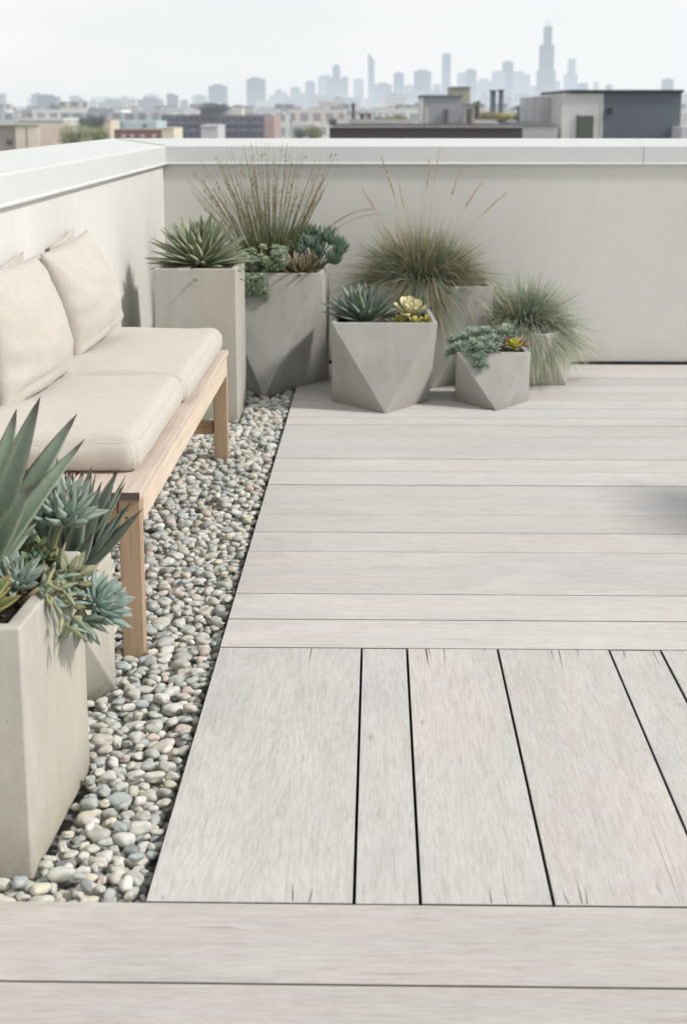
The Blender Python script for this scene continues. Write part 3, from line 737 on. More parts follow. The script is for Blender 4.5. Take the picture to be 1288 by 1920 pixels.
# stones as top dressing
def stone(x, y, z, label, c, s=0.014):
    i = rn.randrange(16); me = fast_mesh('stone', sh3[i]*np.array([s*1.2, s, s*0.7]), f3, np.tile(np.array(c), (len(sh3[i]), 1)))
    q = bpy.data.objects.new('stone', me); COL.objects.link(q); q.location = (x, y, z); tag(q, label, 'stone')
stone(-0.035, 7.035, 0.372, 'brown stone on the soil at the front rim of the medium faceted planter', (0.16, 0.12, 0.09), 0.017)
stone(-0.125, 7.045, 0.368, 'small dark grey stone at the front left rim of the medium faceted planter', (0.10, 0.11, 0.11), 0.013)
stone(0.205, 7.04, 0.368, 'reddish brown stone in the front right corner of the medium faceted planter', (0.26, 0.17, 0.13), 0.013)

# small planter: stonecrop cluster and yellow rosette
o = plant('stonecrop', (0.485, 7.2, 0.235), 'cushion of grey green stonecrop rosettes spilling over the small faceted planter', 'stonecrop')
spots = [(-.11, -.06, .02), (-.085, -.01, .055), (-.05, -.07, .035), (-.04, 0.0, .07), (0.0, -.06, .045), (.005, .01, .078), (.045, -.04, .05), (-.12, .02, .03), (-.02, -.10, .02), (.05, .03, .06),
         (-.145, -.03, -.005), (-.085, -.085, 0.0), (.09, .01, .075), (.105, .05, .085), (-.03, -.125, -.02), (-.022, -.13, -.05), (.03, -.085, .02), (-.13, .06, .04), (-.06, .06, .07), (.0, .07, .07)]
m = MB(); st = MB()
for (x, y, z) in spots:
    ax = Vector((x*2.2+rn.uniform(-.2, .2), y*2.5-0.3, 1)).normalized()
    rosette(m, (x, y, z), ax, 44, 0.014, 0.036, 0.006, 0.0095, 0.005, 88, -12, (0.48, 0.57, 0.46), (0.22, 0.31, 0.23), rn, 'finger', curl=(0.35, 0.25), r0=0.006, seg=5, jit=0.16)
    st.tube([(x*0.4, y*0.4, -0.01), (x*0.8, y*0.8, z*0.7), (x, y, z)], 0.003, 0.0025, col=(0.2, 0.22, 0.12))
m.build('rosettes', M['leaf'], o, smooth=True); st.build('stems', M['leaf'], o, smooth=True)
o = plant('succulent', (0.615, 7.165, 0.235), 'little yellow rosette in the right corner of the small faceted planter', 'succulent')
m = MB(); rosette(m, (0, 0, 0.02), (0, -.4, 1), 20, 0.02, 0.04, 0.017, 0.024, 0.005, 80, 5, (0.60, 0.52, 0.05), (0.45, 0.40, 0.10), rn, 'spoon', curl=(.5, .3), r0=0.005, seg=6); m.build('leaves', M['leaf'], o, smooth=True)
o = plant('succulent', (0.655, 7.20, 0.235), 'dusky pink tan rosette behind the little yellow one in the small faceted planter', 'succulent')
m = MB(); rosette(m, (0, 0, 0.022), (.1, -.3, 1), 26, 0.02, 0.04, 0.012, 0.018, 0.004, 80, 0, (0.42, 0.30, 0.22), (0.40, 0.27, 0.20), rn, 'spoon', curl=(.5, .3), r0=0.005, seg=6)
rosette(m, (-.06, 0.02, 0.022), (-.1, -.3, 1), 20, 0.015, 0.034, 0.012, 0.018, 0.004, 80, 0, (0.40, 0.28, 0.16), (0.34, 0.22, 0.14), rn, 'spoon', curl=(.5, .3), r0=0.005, seg=6); m.build('leaves', M['leaf'], o, smooth=True)

# grasses
def fringe(m, n, r, L, w, greens, tips, seed):
    q = random.Random(seed)
    for i in range(n):
        an = q.uniform(-math.pi-.3, .3); el = R(q.uniform(0, 50)); d = Vector((math.cos(an)*math.cos(el), math.sin(an)*math.cos(el), math.sin(el)))+Vector((q.uniform(-.25, .25), 0, 0))
        k = q.uniform(.8, 1.5); c0 = q.choice(greens); c1 = q.choice(tips)
        blade(m, (math.cos(an)*r*q.random(), math.sin(an)*r*q.random(), 0.01), d, L*q.uniform(.6, 1.1), w*q.uniform(.7, 1.3), q.uniform(.9, 1.7), tuple(a*k*.8 for a in c0), tuple(a*k for a in c1), 7)
def blade(m, p, d, L, w, g, c0, c1, seg=6, tipw=0.15):
    d = Vector(d).normalized(); s = Vector((rn.uniform(-1, 1), rn.uniform(-1, 1), rn.uniform(-.3, .3))); s = (s-d*s.dot(d)).normalized()
    vs = []; cs = []
    for i in range(seg+1):
        t = i/seg; q = Vector(p)+d*(L*t*(1-0.25*g*t))+Vector((0, 0, -g*L*t*t*0.62)); ww = w*(1-(1-tipw)*t)
        vs += [q-s*ww/2, q+s*ww/2]; c = lerp3(c0, c1, t); cs += [c, c]
    m.add(vs, [(2*i, 2*i+1, 2*i+3, 2*i+2) for i in range(seg)], cols=cs)
def mound(m, n, r, L, w, greens, tips, lo=-20, hi=88, straw=0.1, seed=1, squash=1.0, grav=(0.25, 0.75)):
    q = random.Random(seed)
    for i in range(n):
        an = q.uniform(0, 6.283); el = R(lo+(hi-lo)*q.random()**0.85); rr = r*math.sqrt(q.random())*math.cos(el*0.7)
        out = Vector((math.cos(an), math.sin(an)*squash, 0)); d = out*math.cos(el)+Vector((0, 0, math.sin(el)))+Vector((q.uniform(-.16, .16), q.uniform(-.16, .16), q.uniform(-.1, .1)))
        cl = int(an*3.2)*13+int(el*5)*7+seed; ql = random.Random(cl); d = d+Vector((ql.uniform(-.28, .28), ql.uniform(-.28, .28), ql.uniform(-.22, .22)))
        c0 = q.choice(greens); c1 = q.choice(tips); k = q.uniform(.8, 1.55); LL = L*q.uniform(0.62, 1.12)
        if q.random() < straw: c0, c1 = (0.36, 0.29, 0.17), (0.50, 0.42, 0.28)
        blade(m, out*rr, d, LL, w*q.uniform(.7, 1.3), q.uniform(*grav), tuple(a*k*0.75 for a in c0), tuple(a*k for a in c1))
BG = [(0.17, 0.23, 0.16), (0.22, 0.28, 0.20), (0.13, 0.19, 0.14), (0.25, 0.29, 0.19)]; BT = [(0.34, 0.42, 0.33), (0.44, 0.48, 0.35), (0.28, 0.37, 0.31), (0.50, 0.46, 0.30)]
YG = [(0.25, 0.28, 0.18), (0.20, 0.24, 0.17), (0.31, 0.32, 0.21)]; YT = [(0.50, 0.50, 0.34), (0.60, 0.55, 0.38), (0.42, 0.47, 0.35), (0.70, 0.62, 0.45)]

o = plant('fescue_grass', (0.705, 7.80, 0.25), 'blue green fescue mound spilling over the low planter at the right end', 'ornamental grass')
m = MB(); mound(m, 4600, 0.09, 0.375, 0.0048, BG, BT, -22, 84, 0.06, 4, grav=(0.25, 0.85)); fringe(m, 2600, .15, .29, .0052, BG, BT, 41); m.build('blades', M['grass'], o)
m = MB(); q = random.Random(8)
for i in range(1700):          # straw coloured skirt hanging over the front
    an = q.uniform(-math.pi, 0.1); el = R(q.uniform(-10, 25)); d = (math.cos(an)*math.cos(el), math.sin(an)*math.cos(el), math.sin(el))
    blade(m, (math.cos(an)*0.13, math.sin(an)*0.13, 0.0), d, q.uniform(.10, .20), 0.0034, q.uniform(1.2, 2.0), q.choice([(0.30, 0.27, 0.15), (0.2, 0.24, 0.17)]), q.choice([(0.62, 0.50, 0.28), (0.6, 0.45, 0.22), (0.38, 0.40, 0.26)]))
m.build('dry_skirt', M['grass'], o)

o = plant('ornamental_grass', (0.215, 7.86, 0.468), 'large olive grass mound with pale tan feathery seed stalks behind the medium planter', 'ornamental grass')
m = MB(); mound(m, 5600, 0.14, 0.41, 0.0048, YG+BG[:3], YT+BT[:2], -18, 84, 0.16, 5, grav=(0.25, 0.85)); fringe(m, 3000, .17, .31, .0052, YG+BG, YT+BT, 42)
for i in range(130):
    an = rn.uniform(0, 6.28); d = (math.cos(an)*.3-.12, math.sin(an)*.25, 1); blade(m, (rn.uniform(-.12, .02), rn.uniform(-.06, .06), 0), d, rn.uniform(.30, .47), 0.0028, 0.15, (0.30, 0.27, 0.16), (0.66, 0.57, 0.38)); m.build('blades', M['grass'], o)
m = MB(); q = random.Random(9)
for i in range(1500):
    an = q.uniform(-math.pi, 0.15); el = R(q.uniform(-10, 30)); d = (math.cos(an)*math.cos(el), math.sin(an)*math.cos(el), math.sin(el))
    blade(m, (math.cos(an)*0.14, math.sin(an)*0.14, 0.0), d, q.uniform(.12, .24), 0.0034, q.uniform(1.0, 1.8), q.choice([(0.30, 0.26, 0.15), (0.22, 0.24, 0.16)]), q.choice([(0.66, 0.53, 0.38), (0.58, 0.46, 0.3), (0.36, 0.37, 0.26)]))
m.build('dry_skirt', M['grass'], o)
sk = MB()
for (dx, L, lean) in ((-.23, .50, -.42), (-.14, .56, -.22), (-.10, .47, -.16), (.0, .57, .05), (.02, .63, .10), (.10, .58, .26), (.17, .54, .42), (.21, .55, .62), (-.12, .62, -.24)):
    pts = []; q0 = Vector((dx*0.25, q.uniform(-.05, .05), 0.03)); d = Vector((lean, q.uniform(-.12, .1), 1)).normalized()
    for i in range(8):
        t = i/7; pts.append(q0+d*L*t+Vector((lean*0.10*t*t, 0, -0.06*abs(lean)*t*t*L*3)))
    sk.tube(pts, 0.0013, 0.0010, n=5, col=(0.42, 0.37, 0.25), col1=(0.70, 0.60, 0.43))
    for j in range(80):      # feathery head
        t = 0.72+0.28*q.random(); k = min(6, int(t*7)); p = pts[k].lerp(pts[k+1], t*7-k)
        dd = (d+Vector((q.uniform(-.5, .5), q.uniform(-.5, .5), q.uniform(0, .7)))).normalized()
        blade(sk, p, dd, q.uniform(.018, .038)*(1.35-t), 0.0045, 0.1, (0.58, 0.43, 0.24), (0.72, 0.56, 0.34), 2)
sk.build('seed_stalks', M['grass'], o)

# rush in the big faceted planter
o = plant('rush', (-0.515, 7.76, 0.53), 'tall fan of thin brown tipped rush stems rising above the coping', 'rush')
m = MB(); sd = MB(); q = random.Random(14)
for i in range(250):
    lean = q.gauss(0, 0.30); lean = max(-.62, min(.40, lean-.06)); ly = q.gauss(0, 0.16); L = q.uniform(.36, .64)*(1 if abs(lean) < .4 else .92)
    d = Vector((lean, ly, 1)).normalized(); p0 = Vector((lean*0.13+q.uniform(-.02, .02), ly*0.12, -0.01)); pts = []
    for k in range(7):
        t = k/6; pts.append(p0+d*L*t+Vector((lean*.07*t*t, ly*.05*t*t, -0.02*t*t*abs(lean)*2)))
    m.tube(pts, 0.0016, 0.0009, n=4, col=q.choice([(0.13, 0.18, 0.07), (0.16, 0.20, 0.08), (0.20, 0.21, 0.10)]), col1=q.choice([(0.26, 0.22, 0.12), (0.22, 0.24, 0.13), (0.34, 0.27, 0.15)]))
    if q.random() < 0.62:
        for j in range(q.randint(2, 6)):
            t = q.uniform(.5, 1.0); k = min(5, int(t*6)); p = pts[k].lerp(pts[k+1], t*6-k)+Vector((q.uniform(-1, 1), q.uniform(-1, 1), 0))*0.0018; s = q.uniform(.0022, .0042)
            c = q.choice([(0.13, 0.08, 0.035), (0.18, 0.12, 0.05), (0.24, 0.17, 0.07), (0.30, 0.2, 0.1)])
            m.add([p+Vector(w)*s for w in ((1,0,0),(0,1,0),(-1,0,0),(0,-1,0),(0,0,1.7),(0,0,-1.7))], [(0,1,4),(1,2,4),(2,3,4),(3,0,4),(1,0,5),(2,1,5),(3,2,5),(0,3,5)], c)
for i in range(620):         # short dense blades at the foot
    lean = q.gauss(0, .34); blade(m, (lean*.10, q.uniform(-.05, .05), 0), (lean, q.gauss(0, .2), 1), q.uniform(.14, .34), 0.004, 0.15, (0.07, 0.10, 0.035), (0.20, 0.25, 0.11), 4)
for (e, z) in (((0.52, -0.10), 0.31), ((0.50, -.02), 0.30), ((0.56, -.1), 0.285)):     # long arching stems to the right
    pts = [Vector((0.03, -0.05, 0)).lerp(Vector((e[0]*0.98, e[1], z)), t)+Vector((0, 0, 0.10*math.sin(t*math.pi)*t)) for t in [k/10 for k in range(11)]]
    m.tube(pts, 0.0016, 0.0009, n=5, col=(0.09, 0.10, 0.05), col1=(0.2, 0.19, 0.15))
m.build('stems', M['grass'], o, smooth=True); pass

# stonecrop trailing over the left front of the big faceted planter
o = plant('stonecrop', (-0.51, 7.52, 0.545), 'pale green trailing stonecrop hanging over the front rim of the big faceted planter', 'stonecrop')
m = MB(); st = MB(); q = rn
clus = [(rn.uniform(-.14, .09), rn.uniform(-.03, .12), rn.uniform(.0, .13)) for k in range(60)]+[(rn.uniform(-.10, .0), -.05, -rn.uniform(.0, .10)) for k in range(34)]
for (x, y, z) in clus:
    if z > 0: z *= 1-abs(x)*2.2
    lt = rn.choice([((0.52, 0.60, 0.48), (0.22, 0.31, 0.21)), ((0.38, 0.46, 0.30), (0.18, 0.26, 0.16)), ((0.50, 0.56, 0.38), (0.24, 0.31, 0.2))])
    rosette(m, (x, y, z), (rn.uniform(-.4, .4), -.7+y*3, .9), 16, 0.010, 0.021, 0.009, 0.013, 0.004, 80, -10, lt[0], lt[1], rn, 'spoon', curl=(.3, .2), r0=0.003, seg=4)
    st.tube([(x*.5, max(y*.5, -.01), -.01), (x*.85, y*.9, max(z, 0)*.8+.004), (x, y, z)], 0.0016, col=(0.22, 0.24, 0.10), n=5)
m.build('rosettes', M['leaf'], o, smooth=True); st.build('stems', M['leaf'], o, smooth=True)
# aloe clump
o = plant('aloe', (-0.365, 7.58, 0.535), 'bronze green aloe rosette at the centre rim of the big faceted planter', 'aloe')
m = MB(); rosette(m, (0, 0, 0.0), (.1, -.25, 1), 38, 0.055, 0.125, 0.018, 0.026, 0.008, 84, 12, (0.17, 0.16, 0.08), (0.09, 0.105, 0.045), rn, curl=(.3, .2), tip_col=(0.26, 0.20, 0.12), cup=.4, r0=.01); m.build('leaves', M['leaf'], o, smooth=True)
o = plant('succulent', (-0.445, 7.60, 0.60), 'pinkish white rosette between the stonecrop and the bronze aloe', 'succulent')
m = MB(); rosette(m, (0, 0, 0), (-.2, -.5, 1), 26, 0.016, 0.036, 0.018, 0.026, 0.005, 85, 10, (0.72, 0.64, 0.58), (0.60, 0.52, 0.48), rn, 'spoon', curl=(.7, .5), r0=.005, seg=6); m.build('leaves', M['leaf'], o, smooth=True)
# chalk sticks
o = plant('chalk_sticks', (-0.31, 7.76, 0.535), 'blue green finger leaved succulent leaning over the right rim of the big faceted planter', 'succulent')
m = MB(); st = MB()
heads = [(-.07, .02, .16), (-.04, -.02, .13), (-.02, .04, .17), (.02, 0, .12), (.05, .03, .15), (.08, -.02, .13), (.11, .02, .12), (.12, -.03, .08), (.03, -.05, .08), (-.05, -.05, .09), (.13, 0, .10), (.07, .06, .16), (.09, -.05, .05), (.10, -.03, .04), (.0, -.04, .11), (.06, 0, .14), (-.0, .08, .16), (-.09, .06, .15)]
for (x, y, z) in heads:
    ax = Vector((x*3, y*2-.1, .9)).normalized()
    rosette(m, (x, y, z), ax, 20, 0.03, 0.062, 0.007, 0.010, 0.007, 88, 22, (0.25, 0.35, 0.27), (0.15, 0.24, 0.17), rn, 'finger', curl=(.5, .6), r0=.004, seg=6, jit=.15)
    st.tube([(x*.2, y*.3, 0), (x*.7, y*.8, z*.6+.02), (x, y, z)], 0.004, 0.0035, col=(0.2, 0.24, 0.12))
m.build('leaves', M['leaf'], o, smooth=True); st.build('stems', M['leaf'], o, smooth=True)

# ---- the near planter
ECH0 = (0.38, 0.51, 0.44); ECH1 = (0.21, 0.31, 0.25)
o = plant('agave', (-0.765, 2.80, 0.42), 'big grey green agave with long broad leaves at the left edge nearest the camera', 'agave')
m = MB(); G0 = (0.17, 0.24, 0.15); G1 = (0.27, 0.34, 0.27)
B0 = Vector((-0.735, 2.80, 0.42))
for (tx, ty, tz, W, cu) in ((-.606, 2.86, .790, .068, .12), (-.548, 2.90, .752, .058, -.12), (-.520, 2.87, .705, .046, -.35), (-.590, 2.72, .660, .064, .15), (-.665, 2.70, .70, .062, .2), (-.72, 2.85, .83, .07, .1), (-.80, 2.9, .80, .07, .1),
                         (-.66, 2.98, .74, .06, .1), (-.90, 2.80, .74, .07, .15), (-.95, 2.70, .62, .065, .2), (-.80, 2.62, .62, .06, .3), (-.70, 2.63, .56, .055, .3), (-.78, 3.02, .70, .06, .1), (-.60, 2.95, .60, .055, .0), (-.74, 2.78, .74, .045, 0), (-.70, 2.84, .70, .04, 0)):
    d = Vector((tx, ty, tz))-B0; h = Vector((d.x, d.y, 0)).normalized(); up = (Vector((0, 0, 1))*math.hypot(d.x, d.y)-h*d.z).normalized()
    up = (up+Vector((0.1, -1.5, 0.15))); up = (up-d.normalized()*up.dot(d.normalized())).normalized()
    k = rn.uniform(.85, 1.15); dd = Quaternion(d.cross(up).normalized(), -cu*.5) @ d
    leaf(m, h*.02, dd, up, d.length, W*1.0, .012, cu, 'agave', tuple(c*k for c in G0), tuple(c*k for c in G1), (0.40, 0.46, 0.35), (0.12, 0.08, 0.07), 18, .45, rn.uniform(-.08, .08))
m.build('leaves', M['leaf'], o, smooth=True)

def echeveria(loc, axis, s, label, stem=None, c0=ECH0, c1=ECH1, n=46, tipc=(0.34, 0.42, 0.36)):
    o = plant('echeveria', loc, label, 'echeveria', None)
    m = MB(); rosette(m, (0, 0, 0), axis, n, 0.036*s, 0.064*s, 0.017*s, 0.024*s, 0.011*s, 88, 14, c0, c1, rn, 'agave', curl=(.45, .25), edge=(0.42, 0.52, 0.44), tip=(0.42, 0.30, 0.24), tip_col=tipc, cup=.35, r0=.007, jit=.10, seg=8)
    m.build('rosette', M['leaf'], o, smooth=True)
    if stem:
        L = Vector(loc); t = MB(); t.tube([Vector(p)-L for p in stem], 0.0065, 0.005, n=8, col=(0.42, 0.33, 0.20), col1=(0.30, 0.34, 0.17)); t.build('stem', M['leaf'], o, smooth=True)
    return o
echeveria((-0.605, 2.97, 0.530), (0.15, -0.30, 1), 1.35, 'largest blue green echeveria rosette standing on a stem above the near planter', [(-0.655, 2.94, 0.40), (-0.622, 2.955, 0.48), (-0.605, 2.97, 0.528)])
echeveria((-0.660, 2.78, 0.455), (0.05, -0.6, 1), 0.92, 'grey blue echeveria rosette low over the rim, in front of the big agave leaves', [(-0.70, 2.84, 0.40), (-0.68, 2.80, 0.43), (-0.66, 2.78, 0.453)])
echeveria((-0.532, 2.90, 0.375), (0.85, -0.25, 0.55), 1.05, 'blue green echeveria rosette hanging outside the near planter on a long bent stem',
          [(-0.645, 2.76, 0.425), (-0.612, 2.765, 0.452), (-0.585, 2.80, 0.430), (-0.562, 2.85, 0.392), (-0.534, 2.897, 0.375)], tipc=(0.28, 0.40, 0.38))
echeveria((-0.585, 2.90, 0.43), (0.6, -0.6, .5), 0.85, 'yellow green echeveria shoot just above the hanging rosette', [(-0.64, 2.93, 0.40), (-0.61, 2.92, 0.43), (-0.585, 2.90, 0.43)], c0=(0.40, 0.44, 0.24), c1=(0.26, 0.30, 0.15), n=22, tipc=(0.40, 0.36, 0.2))
echeveria((-0.555, 2.86, 0.36), (0.3, -0.5, -0.6), 0.85, 'drooping grey green shoot under the hanging rosette', None, c0=(0.26, 0.32, 0.24), c1=(0.2, 0.27, 0.19), n=14)
echeveria((-0.70, 2.97, 0.47), (-0.1, -0.4, 1), 0.9, 'dark teal echeveria rosette between the big agave and the largest rosette', None, c0=(0.20, 0.32, 0.27), c1=(0.09, 0.17, 0.14), n=26)
o = plant('succulent', (-0.715, 2.655, 0.432), 'yellow edged green rosette at the near rim, cut by the left edge of the photo', 'succulent')
m = MB(); rosette(m, (0, 0, 0), (0.1, -.2, 1), 26, 0.05, 0.105, 0.034, 0.048, 0.007, 80, 8, (0.24, 0.30, 0.12), (0.15, 0.21, 0.10), rn, 'agave', curl=(.45, .3), edge=(0.60, 0.50, 0.16), tip=(0.5, 0.28, 0.16), cup=.35, r0=.01); m.build('leaves', M['leaf'], o, smooth=True)
# low shoots filling the near planter
o = plant('stonecrop', (-0.66, 2.93, 0.42), 'low yellow green stonecrop filling the soil between the echeverias', 'stonecrop')
m = MB()
for k in range(34):
    x, y = rn.uniform(-.12, .055), rn.uniform(-.12, .12); z = rn.uniform(0, .045)
    c = rn.choice([((0.30, 0.34, 0.14), (0.2, 0.24, 0.10)), ((0.22, 0.32, 0.22), (0.12, 0.2, 0.13)), ((0.40, 0.36, 0.2), (0.28, 0.24, 0.12))])
    rosette(m, (x, y, z), (rn.uniform(-.5, .5), rn.uniform(-.7, .2), 1), 12, 0.012, 0.032, 0.009, 0.014, 0.005, 80, 5, c[0], c[1], rn, 'finger', curl=(.4, .3), r0=.004, seg=5)
m.build('shoots', M['leaf'], o, smooth=True)
o = plant('trailing_succulent', (-0.60, 2.80, 0.43), 'thin yellow green stems with narrow leaves trailing over the right rim of the near planter', 'succulent')
m = MB(); st = MB()
for k in range(9):
    p0 = Vector((-.03, rn.uniform(-.06, .16), 0)); e = Vector((rn.uniform(.015, .075), p0.y+rn.uniform(-.03, .05), -rn.uniform(.0, .09)))
    pts = [p0.lerp(e, t)+Vector((0, 0, .035*math.sin(t*math.pi))) for t in [i/7 for i in range(8)]]
    st.tube(pts, .0035, .0025, n=6, col=(0.48, 0.40, 0.24), col1=(0.34, 0.38, 0.2))
    for i in range(2, 8):
        for s_ in range(3):
            a = rn.uniform(0, 6.28); d = (pts[i]-pts[i-1]).normalized(); b = d.orthogonal().normalized(); c_ = d.cross(b); dd = (b*math.cos(a)+c_*math.sin(a)+d*.6).normalized()
            g_ = rn.choice([((0.26, 0.34, 0.24), (0.34, 0.44, 0.33)), ((0.34, 0.37, 0.2), (0.44, 0.42, 0.26)), ((0.22, 0.32, 0.27), (0.32, 0.42, 0.36))])
            leaf(m, pts[i], dd, d, rn.uniform(.018, .042)*(1 if i < 7 else 1.3), .011, .006, .3, 'agave', g_[0], g_[1], None, (0.45, .3, .22), 6, .3)
m.build('leaves', M['leaf'], o, smooth=True); st.build('stems', M['leaf'], o, smooth=True)
# agave in the low faceted planter
o = plant('agave', (-0.688, 3.34, 0.29), 'upright grey green agave with dark tipped leaves in the low planter beside the bench leg', 'agave')
m = MB(); rosette(m, (0, 0, 0), (0.10, -.05, 1), 60, 0.23, 0.25, 0.038, 0.048, 0.007, 87, 44, (0.20, 0.27, 0.21), (0.16, 0.22, 0.17), rn, curl=(.15, .18), edge=(0.30, 0.34, 0.28), tip=(0.12, 0.07, 0.06), cup=.4, r0=.014, seg=10); m.build('leaves', M['leaf'], o, smooth=True)

# ------------------------------------------------------------------ the city
EYE = 1.3; HZ = 203.0; FP = 2990.0; GZ = -11.0
def wx(px, D): return (px-709.5)/FP*D*0.9694
def wz(py, D): return EYE-math.tan(R(14.21)-math.atan((960-py)/FP))*D
g = MB(); S = 26000
g.add([(-S, 30, GZ), (S, 30, GZ), (S, S, GZ), (-S, S, GZ)], [(0, 1, 2, 3)], (0.20, 0.21, 0.19))
# the ground runs under the building as well
g.add([(-S, -S, GZ), (S, -S, GZ), (S, 30, GZ), (-S, 30, GZ)], [(0, 1, 2, 3)], (0.20, 0.21, 0.19))
tag(g.build('ground', M['city']), kind='structure')
# body of the building the terrace sits on
m = MB(); m.box(WX-0.26, 4.6, -8, WY+0.26, GZ, -0.305, lin(190, 188, 182)); o = m.build('home_building', M['city']); tag(o, 'plain building carrying the roof terrace, below the deck', 'building')

def tower(px0, px1, py, D, col, label, depth=None, steps=None, mat='facade', cat='tower', name='tower', top=None, group=None):
    x0, x1 = wx(px0, D), wx(px1, D); z1 = wz(py, D); dep = depth or min(60, abs(x1-x0))
    cx_ = (x0+x1)/2; o = empty(name, (cx_, D, GZ)); tag(o, label, cat, group)
    m = MB(); m.box(x0-cx_, x1-cx_, 0, dep, 0, z1-GZ, col)
    m.build('tower_body' if name == 'tower' else 'wall', M[mat], o)
    if steps:
        for (a, b, yb, yt, nm) in steps:
            m = MB(); m.box(wx(a, D)-cx_, wx(b, D)-cx_, dep*.15, dep*.8, wz(yb, D)-GZ, wz(yt, D)-GZ, col); m.build(nm, M[mat], o)
    elif name == 'tower':
        m = MB(); w = x1-x0; m.box(-w*.28, w*.25, dep*.2, dep*.7, z1-GZ, z1-GZ+w*0.09, tuple(c*.9 for c in col)); m.build('plant_room', M['city'], o)
    return o
BL = (0.08, 0.14, 0.25); GR = (0.14, 0.20, 0.28); PK = (0.42, 0.34, 0.34); CR = (0.75, 0.70, 0.60); PA = (0.46, 0.55, 0.62); TE = (0.22, 0.33, 0.33)
T = [
 (512, 535, 178, 4300, GR, 'hazy tower with a rounded stepped top left of the skyline cluster', [(516, 531, 178, 171, 'upper_stage'), (520, 528, 171, 167, 'crown')]),
 (545, 563, 164, 4300, TE, 'short greenish tower right of the rounded one', None),
 (573, 591, 153, 4500, GR, 'grey tower just left of the stepped cluster around the first tall slim block', None),
 (562, 600, 180, 4200, PA, 'wide low pale block at the foot of the left skyline cluster', None),
 (597, 626, 143, 4800, PA, 'pale broad tower left of the first tall slim block', None),
 (624, 638, 124, 5200, BL, 'first tall slim block of the left skyline cluster', [(627, 635, 124, 121, 'plant_room')]),
 (612, 643, 148, 4700, GR, 'wide grey slab below the first tall slim block', None),
 (641, 653, 144, 4900, GR, 'narrow grey tower right of the first tall slim block', None),
 (663, 682, 149, 4900, PA, 'pale tower standing alone left of the needle tower', None),
 (702, 735, 158, 4700, GR, 'wide mid height block right of the needle tower', None),
 (738, 757, 137, 4900, BL, 'blue grey tower left of the dark wide slab', None),
 (757, 776, 160, 4600, PA, 'pale lower block left of the dark wide slab', None),
 (776, 808, 134, 4300, BL, 'dark wide blue slab in the middle of the skyline', None),
 (811, 826, 158, 4900, PA, 'faint low tower left of the tall pale shaft', None),
 (828, 844, 101, 5600, GR, 'tall pale square shaft right of the dark wide slab', None),
 (857, 876, 137, 5100, PA, 'pale tower right of the tall pale shaft, lower of a pair', None),
 (873, 892, 131, 4900, GR, 'grey tower right of the tall pale shaft, higher of a pair', None),
 (893, 921, 152, 5600, PA, 'faint tower with a pitched top behind the beige stair box', [(899, 914, 152, 147, 'upper_stage')]),
 (922, 946, 135, 5100, PA, 'pale tower left of the square topped tower near the tallest one', None),
 (941, 960, 116, 5300, GR, 'square topped tower between the stair box and the tallest tower', None),
 (958, 992, 139, 5500, PA, 'broad pale tower with a stepped right shoulder near the tallest one', [(958, 980, 139, 134, 'shoulder')]),
 (992, 1006, 162, 5400, PA, 'low pale block at the left foot of the tallest tower', None),
 (1035, 1048, 152, 5300, PA, 'pale block at the right foot of the tallest tower', None),
 (1082, 1100, 157, 4800, GR, 'low grey tower above the black coping, right of the two stage tower', None),
 (1111, 1119, 154, 5200, PA, 'thin faint tower above the middle of the black coping', None),
 (1134, 1145, 159, 4800, GR, 'tiny grey tower over the slate building', None),
 (1239, 1258, 149, 4000, BL, 'small blue grey tower alone at the far right', None),
 (463, 497, 148, 3000, (0.20, 0.25, 0.30), 'largest plain blue grey tower left of the skyline', None),
 (392, 425, 161, 2400, (0.26, 0.28, 0.34), 'square mauve grey tower above the dark apartment block', None),
 (69, 106, 181, 1500, (0.20, 0.23, 0.27), 'dark blue grey office block far left on the horizon', None),
 (313, 326, 175, 1700, (0.34, 0.27, 0.32), 'narrow mauve tower left of the dark apartment block', [(326, 334, 215, 178, 'pink_wing')]),
 (257, 302, 186, 1500, (0.40, 0.36, 0.42), 'wide mauve block on the left horizon', None),
 (237, 256, 189, 1300, CR, 'cream tower on the left horizon beside the wide mauve block', None),
 (183, 235, 192, 1700, (0.42, 0.45, 0.42), 'long grey green slab on the left horizon', None),
 (166, 181, 189, 1500, CR, 'white narrow block left of the long grey green slab', None),
 (140, 160, 190, 2000, PK, 'pinkish block with a small dome on the left horizon', [(145, 155, 190, 185, 'dome')]),
 (338, 352, 188, 2200, TE, 'small greenish tower right of the narrow mauve tower', None),
 (120, 133, 193, 2200, GR, 'short grey tower right of the dark office block', None),
]
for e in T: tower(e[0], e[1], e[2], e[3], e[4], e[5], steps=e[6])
# the tallest tower: bundled stages and twin masts
D = 5200; o = empty('tower', (wx(1022, D), D, GZ)); tag(o, 'tallest dark tower of the skyline with stepped stages and two masts', 'tower')
for (a, b, yt, nm) in ((1006, 1039, 132, 'lower_stage'), (1010, 1035, 84, 'middle_stage'), (1017, 1030, 50, 'upper_stage')):
    m = MB(); yb = {'lower_stage': None, 'middle_stage': 132, 'upper_stage': 84}[nm]
    m.box(wx(a, D)-wx(1022, D), wx(b, D)-wx(1022, D), 0, 50, 0 if yb is None else wz(yb, D)-GZ, wz(yt, D)-GZ, (0.07, 0.09, 0.13)); m.build(nm, M['facade'], o)
for px in (1020.5, 1026.5):
    m = MB(); x = wx(px, D)-wx(1022, D); m.tube([(x, 25, wz(50, D)-GZ), (x, 25, wz(36, D)-GZ)], 1.8, .7, n=6, col=(0.2, 0.2, 0.22)); m.build('mast', M['city'], o)
D = 5600; o = empty('tower', (wx(696, D), D, GZ)); tag(o, 'slim needle tower with a slanted tip in the middle of the skyline', 'tower')
